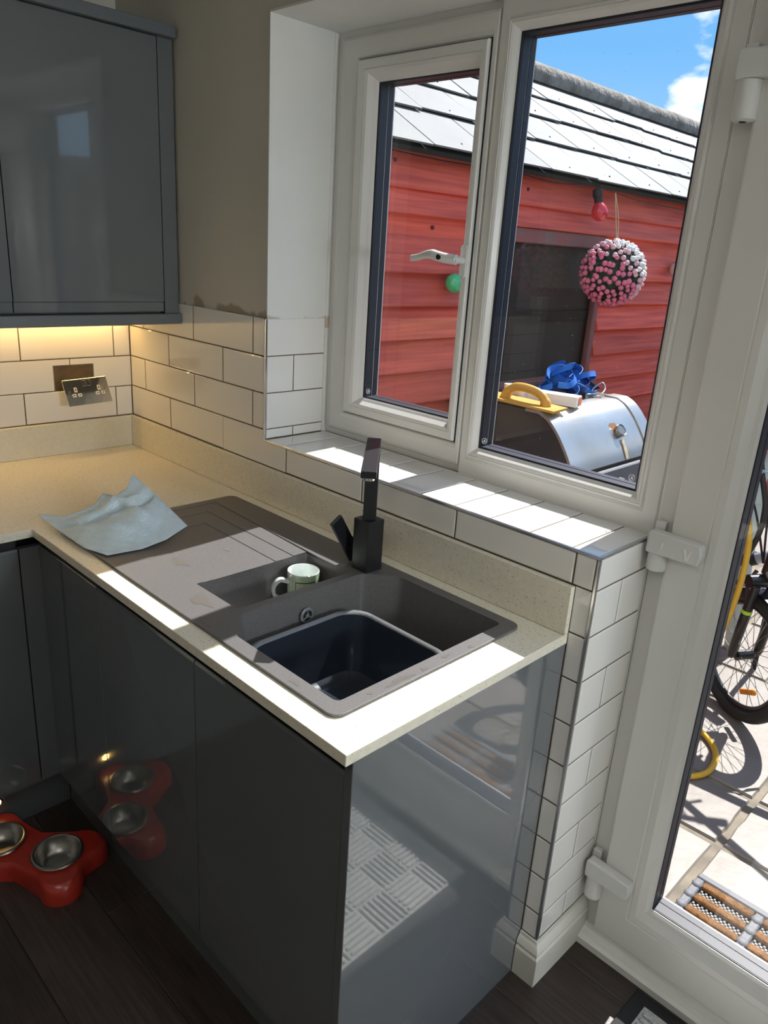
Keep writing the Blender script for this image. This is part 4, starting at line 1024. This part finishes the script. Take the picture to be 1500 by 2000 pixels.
# one rose: a ruffled bud
g = G()
for rr_, zz0, zz1, n in ((0.0095, -0.006, 0.004, 7), (0.0065, -0.004, 0.0075, 6), (0.003, 0.0, 0.009, 5)):
    g.loft([[(rr_ * 0.6 * cos(2 * pi * k / n), rr_ * 0.6 * sin(2 * pi * k / n), zz0) for k in range(n)], [(rr_ * cos(2 * pi * k / n), rr_ * sin(2 * pi * k / n), (zz0 + zz1) / 2) for k in range(n)], [(rr_ * 0.8 * cos(2 * pi * (k + .3) / n), rr_ * 0.8 * sin(2 * pi * (k + .3) / n), zz1) for k in range(n)]], False, True)
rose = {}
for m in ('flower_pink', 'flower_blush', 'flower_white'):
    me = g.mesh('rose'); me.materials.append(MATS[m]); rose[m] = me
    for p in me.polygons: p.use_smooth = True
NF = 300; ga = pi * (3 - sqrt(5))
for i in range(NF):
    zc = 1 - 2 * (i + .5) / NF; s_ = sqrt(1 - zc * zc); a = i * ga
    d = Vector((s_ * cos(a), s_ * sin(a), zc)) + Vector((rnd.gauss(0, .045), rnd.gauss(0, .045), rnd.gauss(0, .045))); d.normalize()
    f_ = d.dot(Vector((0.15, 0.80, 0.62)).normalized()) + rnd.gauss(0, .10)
    m = 'flower_white' if f_ > 0.22 else 'flower_blush' if f_ > -0.18 else 'flower_pink'  # roses paler towards the sun: fading plus sunlight put into the colour
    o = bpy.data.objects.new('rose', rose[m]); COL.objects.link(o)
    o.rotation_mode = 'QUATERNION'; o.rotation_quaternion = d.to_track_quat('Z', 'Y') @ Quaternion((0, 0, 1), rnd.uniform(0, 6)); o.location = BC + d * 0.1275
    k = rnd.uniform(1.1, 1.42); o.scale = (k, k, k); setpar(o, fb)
g = G()
for s_ in (-1, 1):
    g.tube(catmull([(0.735, 1.785, 1.885), (0.752, 1.785 + .008 * s_, 1.82), (0.768, 1.784 + .009 * s_, 1.75), (0.778, 1.783, 1.69)], 6), 0.0022, 6)
ob('hanging_chain', g, 'rope', fb)

# ------------------------------------------------------------------ barbecue
bq = thing('barbecue', 'silver lidded barbecue with black ends standing against the shed', 'barbecue', (0.93, 1.25, GND))
BY0, BY1 = 0.95, 1.56
prof = [(0.665, 0.93), (0.665, 1.085), (0.69, 1.112), (1.045, 1.113)]
arc = [(1.045, 1.113), (1.085, 1.094), (1.125, 1.056), (1.160, 1.010), (1.188, 0.965), (1.205, 0.928)]
arc2 = catmull([(p[0], 0, p[1]) for p in arc], 4)
full = prof[:-1] + [(p.x, p.z) for p in arc2]
def skin(P, y0, y1, th, off=0):
    """thin bent sheet following the profile"""
    inn = []
    for i, p in enumerate(P):
        a = Vector(P[max(i - 1, 0)]); b_ = Vector(P[min(i + 1, len(P) - 1)]); t = (b_ - a).normalized(); n_ = Vector((-t.y, t.x)); inn.append((Vector(p) + n_ * off, Vector(p) + n_ * (off - th)))
    loop = [q[0] for q in inn] + [q[1] for q in reversed(inn)]
    return G().prism([(q.x, q.y) for q in loop], lambda p, q, y: (p, y, q), y0, y1)
inner = [(p[0] * 0.985 + 0.0145 * 0.93, 0.93 + (p[1] - 0.93) * 0.97) for p in full]
ob('lid_end', G().prism([(0.672, 0.93)] + [(p[0] - 0.004, p[1] - 0.006) for p in full[1:]], lambda p, q, y: (p, y, q), BY0 + 0.020, BY0 + 0.030), 'bbq_black', bq)
ob('lid_end', G().prism([(0.672, 0.93)] + [(p[0] - 0.004, p[1] - 0.006) for p in full[1:]], lambda p, q, y: (p, y, q), BY1 - 0.013, BY1 - 0.003), 'bbq_black', bq)
fi = [i for i, p in enumerate(full) if p[0] >= 1.0][0]
ob('lid_band', skin(full[fi - 1:] if False else [(0.99, 1.113)] + full[fi:], BY0, BY0 + 0.073, 0.010, 0.0060), 'bbq_steel', bq, 30)
ob('lid_band', skin([(0.99, 1.113)] + full[fi:], BY1 - 0.073, BY1, 0.010, 0.0060), 'bbq_steel', bq, 30)
lid = ob('lid_front', skin([(0.99, 1.113)] + full[fi:], BY0 + 0.075, BY1 - 0.075, 0.004, 0.0005), 'bbq_steel', bq, 30)
ob('lid_top', skin([(0.665, 0.93), (0.665, 1.085), (0.69, 1.112), (0.99, 1.113)], BY0, BY1, 0.004, 0.0), 'bbq_black', bq, 20)
gp = Vector((1.152, 1.330, 1.022)); gn = Vector((0.78, 0, 0.60)).normalized()
gg_ = ob('thermometer', G().lathe([(0.018, -0.012), (0.018, 0.004), (0.024, 0.006), (0.0245, 0.018), (0.022, 0.021), (0.020, 0.0195)], gp, 28, gn), 'steel', bq, 35)
ob('thermometer_dial', G().lathe([(0.0205, 0.0185), (0.0005, 0.0188)], gp, 24, gn, False, True), 'dial', gg_)
ob('rust_stain', G().prism([(-0.012, 0.02), (0.02, 0.05), (0.028, 0.035), (0.026, -0.005), (-0.005, -0.03), (-0.012, -0.010)], lambda p, q, a: (gp + Vector((0, -q * .9, 0)) * 1 + Vector((-0.60, 0, 0.78)) * (p + .012) + gn * (a - 0.0015))[:], 0.001, 0.0022), 'rust', bq)
st = [(1.171, 0.999), (1.176, 0.991), (1.180, 0.984), (1.194, 0.957), (1.204, 0.932)]
g = G(); g.loft([[(x + 0.003, 1.327 - w_, z), (x + 0.003, 1.337 + w_, z)] for (x, z), w_ in zip(st, (.004, .005, .004, .006, .004))], closed=False)
ob('rust_streak', g, 'rust_streak', bq)
ob('firebox', G().prism([(0.68, 0.925), (0.72, 0.66), (1.12, 0.66), (1.20, 0.925)], lambda p, q, y: (p, y, q), BY0 + 0.01, BY1 - 0.01), 'bbq_black', bq)
ob('front_panel', B(1.205, 1.225, BY0 + 0.01, BY1 - 0.01, 0.80, 0.915, bev=0.004), 'rubber_grey', bq)
for y in (1.06, 1.255, 1.45):
    ob('control_knob', G().lathe([(0.022, 0), (0.020, 0.022), (0.016, 0.025)], (1.225, y, 0.857), 18, (1, 0, 0), True, True), 'bbq_black', bq, 40)
ob('side_shelf', B(0.72, 1.18, BY1 + 0.005, BY1 + 0.33, 0.885, 0.91, bev=0.004), 'bbq_black', bq)
for x in (0.72, 1.16):
    for y in (BY0 + 0.03, BY1 - 0.07): ob('leg', B(x, x + 0.04, y, y + 0.04, GND + 0.001, 0.66), 'bbq_black', bq)
ob('lower_shelf', B(0.72, 1.20, BY0 + 0.03, BY1 - 0.03, 0.10, 0.12), 'bbq_black', bq)

# plastering float on the lid
TZ = 1.1155
ft = thing('plastering_float', 'yellow plastic plastering float lying on the barbecue lid', 'float', (0.98, 1.02, TZ))
MF = Matrix.Translation((0.955, 1.000, TZ + 0.004)) @ Matrix.Rotation(radians(7), 4, 'Z') @ Matrix.Rotation(radians(2.5), 4, 'Y')
ob('plate', G().box(-0.155, 0.135, -0.055, 0.055, 0.003, 0.012, bev=0.001, M=MF), 'yellow_plastic', ft)
hp = catmull([(-0.085, 0, 0.010), (-0.075, 0, 0.035), (-0.045, 0, 0.055), (0.0, 0, 0.058), (0.045, 0, 0.050), (0.070, 0, 0.030), (0.078, 0, 0.010)], 5)
ob('grip', G().tube([MF @ p for p in hp], [0.016 if 5 < i < 26 else 0.019 for i in range(len(hp))], 10), 'yellow_plastic', ft, 50)
bx = thing('cardboard_box', 'flat white cardboard box behind the yellow float', 'box', (0.97, 1.15, TZ))
MB = Matrix.Translation((0.955, 1.140, TZ)) @ Matrix.Rotation(radians(14), 4, 'Z')
ob('carton', G().box(-0.13, 0.115, -0.030, 0.030, 0.001, 0.038, bev=0.0015, M=MB), 'white_card', bx)
ob('end_label', G().box(0.1155, 0.1165, -0.006, 0.028, 0.004, 0.034, M=MB), 'orange_card', bx)
sn = thing('white_sponge', 'rounded white sponge behind the float grip', 'sponge', (0.84, 1.08, TZ))
ob('pad', G().loft([rrect(0.80, 0.895, 1.062, 1.100, 0.019, TZ + z_, 5) for z_ in (0.001, 0.050)], True, True), 'white_card', sn)
# heap of blue ratchet strap
hs = thing('blue_strap', 'tangled heap of blue webbing strap on the barbecue lid', 'strap', (0.90, 1.33, TZ))
hc = Vector((0.885, 1.375, TZ))
for k in range(16):
    r_ = random.Random(240 + k); pts = []
    c0 = hc + Vector((r_.uniform(-.045, .045), r_.uniform(-.095, .085), 0)); hgt = 0.018 + 0.0050 * k
    ra_ = r_.uniform(0.035, 0.062); rb_ = r_.uniform(0.025, 0.05); ph = r_.uniform(0, 6.28); tl = r_.uniform(-.35, .35)
    for j in range(8):
        a = ph + j * 2 * pi / 8 * 0.95
        pts.append(c0 + Vector((ra_ * cos(a), rb_ * sin(a) * 1.3, max(0.014, hgt + 0.45 * ra_ * sin(a + k) + tl * ra_ * cos(a)))))
    cp = catmull(pts, 7); wv = Vector((0.55 * cos(1.9 * k), 0.55 * sin(1.9 * k), 0.8))
    ob('loop', G().ribbon(cp, wv, 0.022, 0.002), 'blue_strap' if k not in (1, 6) else 'navy_strap', hs)
ob('tail', G().ribbon(catmull([hc + Vector((0.0, 0.05, .06)), hc + Vector((-.06, .12, .09)), hc + Vector((-.10, .15, .06)), hc + Vector((-.08, .17, .025))], 8), (0.3, 0.6, 0.8), 0.024, 0.002), 'navy_strap', hs)
ob('tail', G().ribbon(catmull([hc + Vector((-0.02, 0.06, .075)), hc + Vector((.00, .15, .035)), hc + Vector((.02, .21, .006))], 8), (0.9, 0.2, 0.3), 0.024, 0.002), 'navy_strap', hs)
g = G(); g.tube(catmull([hc + Vector((.085, .045, .010)), hc + Vector((.115, .060, .012)), hc + Vector((.112, .095, .030)), hc + Vector((.090, .105, .050)), hc + Vector((.075, .075, .030))], 5, True), 0.0035, 7, True)
g.tube([hc + Vector((.08, .00, .008)), hc + Vector((.095, .045, .010))], 0.006, 8)
ob('hook', g, 'steel', hs, 50)

# ------------------------------------------------------------------ bicycle
HUB = Vector((1.625, 1.800, GND + 0.277)); RWH = 0.250
dR = Vector((0.84, -0.545, 0)).normalized()      # from the front wheel towards the rear wheel
nR = Vector((dR.y, -dR.x, 0)); UZ = Vector((0, 0, 1))
bk_ = thing('bicycle', 'black bicycle on the patio seen through the door glass', 'bicycle', (HUB.x, HUB.y, GND))
def wheel(c, full=True):
    w = ob('tyre', G().tube([c + (dR * cos(2 * pi * k / 48) + UZ * sin(2 * pi * k / 48)) * RWH for k in range(48)], 0.0275, 12, True), 'tyre', bk_, 60)
    ob('wheel_rim', G().tube([c + (dR * cos(2 * pi * k / 48) + UZ * sin(2 * pi * k / 48)) * 0.217 for k in range(48)], 0.011, 8, True), 'bike_black', w, 60)
    ob('hub', G().tube([c - nR * 0.055, c - nR * 0.035, c - nR * 0.0349, c + nR * 0.0349, c + nR * 0.035, c + nR * 0.055], [0.009, 0.009, 0.022, 0.022, 0.009, 0.009], 12), 'bike_black', w, 30)
    g = G()
    for k in range(32):
        a = 2 * pi * k / 32; d = dR * cos(a) + UZ * sin(a); a2 = a + (0.42 if (k // 2) % 2 else -0.42); d2 = dR * cos(a2) + UZ * sin(a2)
        s = nR * (0.032 if k % 2 else -0.032); g.tube([c + s + d2 * 0.020, c + d * 0.215], 0.0013, 5)
    ob('spokes', g, 'steel', w)
    return w
w1 = wheel(HUB)
ra = [0.30, 0.46]
for (a, b_) in ((radians(-62), 0.15),):
    d = dR * cos(a) + UZ * sin(a); t_ = Vector((0, 0, 0)) + (-dR * sin(a) + UZ * cos(a)) * -1
    MR = Matrix((nR, d.cross(nR), d)).transposed().to_4x4(); MR.translation = HUB + d * b_
    ob('wheel_reflector', G().box(-0.008, 0.008, -0.045, 0.045, -0.012, 0.012, bev=0.007, seg=2, M=MR), 'reflector', w1)
steer = (UZ * 0.985 + dR * 0.13).normalized()
crown = HUB + steer * 0.345 - dR * 0.03
for s in (-1, 1):
    ob('fork_leg', G().tube([HUB + nR * 0.062 * s, HUB + nR * 0.062 * s + steer * 0.02, HUB + nR * 0.060 * s + steer * 0.20, HUB + nR * 0.058 * s + steer * 0.335], [0.014, 0.019, 0.020, 0.017], 10), 'bike_black', bk_, 50)
    ob('brake_arm', G().tube([crown + nR * .045 * s - UZ * .10 - dR * .02, crown + nR * .050 * s - UZ * .02 - dR * .03, crown + nR * .02 * s + UZ * .03 - dR * .03], 0.008, 7), 'bike_black', bk_, 50)
    ob('fork_sticker', G().tube([HUB + nR * 0.060 * s + steer * 0.21, HUB + nR * 0.060 * s + steer * 0.225], 0.0208, 10), 'lime', bk_, 50)
ob('fork_crown', G().tube([crown - nR * 0.075, crown + nR * 0.075], 0.026, 10), 'bike_black', bk_, 50)
ht0, ht1 = crown + steer * 0.03, crown + steer * 0.21
ob('head_tube', G().tube([crown, ht0, ht0 + steer * .001, ht1, ht1 + steer * .001, ht1 + steer * 0.22], [.016, .016, .023, .023, .016, .016], 12), 'bike_black', bk_, 30)
bar = ht1 + steer * 0.22
ob('stem', G().tube([bar, bar - dR * 0.06 + UZ * .01], 0.017, 10), 'bike_black', bk_, 50)
bc_ = bar - dR * 0.06 + UZ * .01
ob('handlebar', G().tube(catmull([bc_ - nR * .29 + dR * .05 + UZ * .03, bc_ - nR * .20 + dR * .02 + UZ * .03, bc_ - nR * .08, bc_ + nR * .08, bc_ + nR * .20 + dR * .02 + UZ * .03, bc_ + nR * .29 + dR * .05 + UZ * .03], 6), 0.0125, 9), 'bike_silver', bk_, 50)
for s in (-1, 1):
    ob('grip', G().tube([bc_ + nR * .20 * s + dR * .02 + UZ * .03, bc_ + nR * .29 * s + dR * .05 + UZ * .03], 0.018, 10), 'cable', bk_, 50)
    ob('brake_cable', G().tube(catmull([bc_ + nR * .17 * s + UZ * .03, bc_ + nR * .15 * s - dR * .10 - UZ * .02, bc_ + nR * .04 * s - dR * .10 - UZ * .16, crown + UZ * .06 - dR * .03], 8), 0.0045, 7), 'cable', bk_, 50)
    ob('brake_lever', G().tube([bc_ + nR * .15 * s + UZ * .03, bc_ + nR * .16 * s - dR * .05 + UZ * .01, bc_ + nR * .25 * s - dR * .05], 0.007, 7), 'bike_black', bk_, 50)
ob('cable_loop', G().tube(catmull([bc_ - nR * .02, (1.535, 1.70, 1.04), (1.565, 1.68, 0.93), (1.607, 1.68, 0.80), (1.612, 1.68, 0.72), (1.598, 1.68, 0.63), (1.555, 1.68, 0.53), (1.50, 1.70, 0.50), (1.56, 1.78, 0.42)], 7), 0.0105, 9), 'cable', bk_, 50)
REAR = HUB + dR * 0.96
wheel(REAR)
bb = HUB + dR * 0.58 - UZ * .02; seat = bb + UZ * 0.40 + dR * 0.13
for nm, a, b_, r_ in (('top_tube', ht1 - steer * .03, seat - UZ * .04 - dR * .02, .015), ('down_tube', ht0 + steer * .02, bb, .019), ('seat_tube', bb, seat, .016)):
    ob(nm, G().tube([a, b_], r_, 10), 'bike_silver' if nm == 'down_tube' else 'bike_black', bk_, 50)
for s in (-1, 1):
    ob('chain_stay', G().tube([bb + nR * .03 * s, REAR + nR * .06 * s], .010, 8), 'bike_black', bk_, 50); ob('seat_stay', G().tube([seat - UZ * .05 + nR * .02 * s, REAR + nR * .06 * s], .008, 8), 'bike_black', bk_, 50)
    cr_ = nR * (0.07 * s); ob('crank', G().tube([bb + cr_, bb + cr_ + (dR * .7 - UZ * .7) * .15 * s], .009, 8), 'bike_silver', bk_, 50)
    pdl = bb + cr_ + (dR * .7 - UZ * .7) * .15 * s; ob('pedal', G().tube([pdl, pdl + nR * .09 * s], .016, 8), 'cable', bk_, 50)
ob('seat_post', G().tube([seat, seat + UZ * .12 + dR * .03], .013, 8), 'bike_silver', bk_, 50)
sp_ = seat + UZ * .13 + dR * .03
g = G(); g.loft([[tuple(sp_ + dR * a + nR * (w_ * cos(2 * pi * k / 12)) + UZ * (.022 * sin(2 * pi * k / 12))) for k in range(12)] for a, w_ in ((-.15, .012), (-.10, .025), (-.02, .035), (.06, .07), (.11, .075), (.125, .03))], True, True)
ob('saddle', g, 'cable', bk_, 60)

# mudguard over the front wheel
gpts = [HUB + (dR * cos(a) + UZ * sin(a)) * 0.294 for a in [radians(150 - 10 * k) for k in range(15)]]
ob('mudguard', G().ribbon(gpts, nR, 0.058, 0.003), 'bike_black', bk_, 50)

# garden hose
hz = GND + 0.013
hp = catmull([(1.555, 1.66, 1.00), (1.572, 1.60, 0.81), (1.606, 1.60, 0.664), (1.607, 1.60, 0.454), (1.573, 1.60, 0.242), (1.50, 1.595, 0.05), (1.40, 1.58, hz + 0.05), (1.35, 1.565, hz), (1.47, 1.555, hz), (1.595, 1.548, hz), (1.680, 1.49, hz), (1.726, 1.405, hz), (1.735, 1.30, hz), (1.690, 1.222, hz), (1.60, 1.195, hz), (1.45, 1.19, hz), (1.25, 1.25, hz)], 8)
tag(ob('garden_hose', G().tube(hp, 0.0115, 10), 'hose', None, 60), 'yellow garden hose draped over the bicycle and across the patio', 'hose')
gc = thing('drainpipe', 'pale grey-green plastic drainpipe with a collar standing beyond the bicycle', 'pipe', (1.36, 2.40, GND))
ob('lower_pipe', G().tube([(1.395, 2.40, GND + 0.001), (1.340, 2.40, 0.66)], 0.036, 18), 'cyl_green', gc, 50)
ob('collar', G().tube([(1.345, 2.40, 0.60), (1.339, 2.40, 0.675)], 0.043, 18), 'cyl_green', gc, 50)
ob('upper_pipe', G().tube(catmull([(1.339, 2.40, 0.66), (1.345, 2.40, 0.74), (1.385, 2.41, 0.84), (1.44, 2.42, 0.93)], 6), 0.036, 18), 'cyl_green', gc, 50)
sc_ = thing('metal_tube', 'silver metal tube with black end propped behind the front bicycle wheel', 'tube', (1.45, 2.2, 0.38))
ob('tube', G().tube([(1.462, 2.2, 0.399), (1.60, 2.21, 0.475)], 0.026, 14), 'bike_silver', sc_, 50)
ob('end_cap', G().tube([(1.445, 2.197, 0.389), (1.470, 2.201, 0.403)], 0.0285, 14), 'cable', sc_, 50)
ob('prop', G().tube([(1.56, 2.205, 0.452), (1.55, 2.27, GND)], 0.012, 8), 'cable', sc_, 50)

# ------------------------------------------------------------------ doormat outside
om = thing('outdoor_doormat', 'grey rubber scraper mat with brown coir strips on the patio', 'doormat', (2.3, 0.58, GND))
OX0, OX1, OY0, OY1 = 1.931, 2.66, 0.372, 0.800
FR = 0.026; zt_ = GND + 0.022
g = G(); cells = 4; cw = (OX1 - OX0 - FR) / cells
ob('base', B(OX0 + .002, OX1 - .002, OY0 + .002, OY1 - .002, GND + 0.001, GND + 0.008), 'mat_dark', om)
for y in (OY0, OY1 - FR): ob('border', B(OX0, OX1, y, y + FR, GND + 0.0012, zt_, bev=0.004), 'rubber_grey', om)
for k in range(cells + 1):
    x = OX0 + k * cw
    o = ob('divider', B(x, x + FR, OY0 + FR, OY1 - FR, GND + 0.0012, zt_ - 0.001, bev=0.004), 'rubber_grey', om)
    for j in range(7): ob('knob', G().lathe([(0.016, 0), (0.014, 0.004), (0.006, 0.006)], (x + FR / 2, OY0 + FR + 0.027 + j * 0.0535, zt_ - 0.0015), 10, (0, 0, 1), False, True), 'rubber_grey', o, 50)
dots = []
for k in range(cells):
    x0, x1 = OX0 + k * cw + FR + 0.001, OX0 + (k + 1) * cw - 0.001
    y = OY1 - FR - 0.004; j = 0
    while y - 0.026 > OY0 + FR:
        ob('coir_strip', B(x0, x1, y - 0.027, y, GND + 0.008, zt_ + 0.002, bev=0.006, seg=2), 'coir', om)
        for r_ in range(3):
            for c in range(int((x1 - x0) / 0.013)):
                dots.append((x0 + 0.007 + c * 0.013 + (0.0065 if r_ % 2 else 0), y - 0.033 - r_ * 0.0085))
        y -= 0.0585
g = G()
for x, y in dots:
    if y > OY0 + FR: g.box(x - .0028, x + .0028, y - .0025, y + .0025, GND + 0.008, GND + 0.0125)
ob('scraper_dots', g, 'mat_dot', om)['kind'] = 'stuff'

# ------------------------------------------------------------------ unseen fences added round the patio to darken the shed window reflection
fc = thing('reflection_fence', 'brown close-boarded fence added right of the patio for reflections', 'fence', (5.4, 3.0, GND))
bd = B(0, 0.02, 0.004, 0.196, 0, 2.35, bev=0.004).mesh('board'); bd.materials.append(MATS['fence_wood'])
for k in range(34):
    o = bpy.data.objects.new('board', bd); COL.objects.link(o); o.location = (5.4, 0.32 + 0.2 * k, GND + 0.002 + rnd.uniform(0, .015)); setpar(o, fc)
fe2 = thing('reflection_fence', 'brown close-boarded fence added across the far end for reflections', 'fence', (3.0, 7.3, GND))
bd2 = B(0.004, 0.196, 0, 0.02, 0, 2.35, bev=0.004).mesh('board'); bd2.materials.append(MATS['fence_wood'])
for k in range(24):
    o = bpy.data.objects.new('board', bd2); COL.objects.link(o); o.location = (0.62 + 0.2 * k, 7.3, GND + 0.002 + rnd.uniform(0, .015)); setpar(o, fe2)
for z_ in (0.3, 1.3): ob('rail', B(0.62, 5.4, 7.321, 7.37, GND + z_, GND + z_ + 0.08), 'fence_wood', fe2)
for z_ in (0.3, 1.3): ob('rail', B(5.421, 5.47, 0.32, 7.1, GND + z_, GND + z_ + 0.08), 'fence_wood', fc)
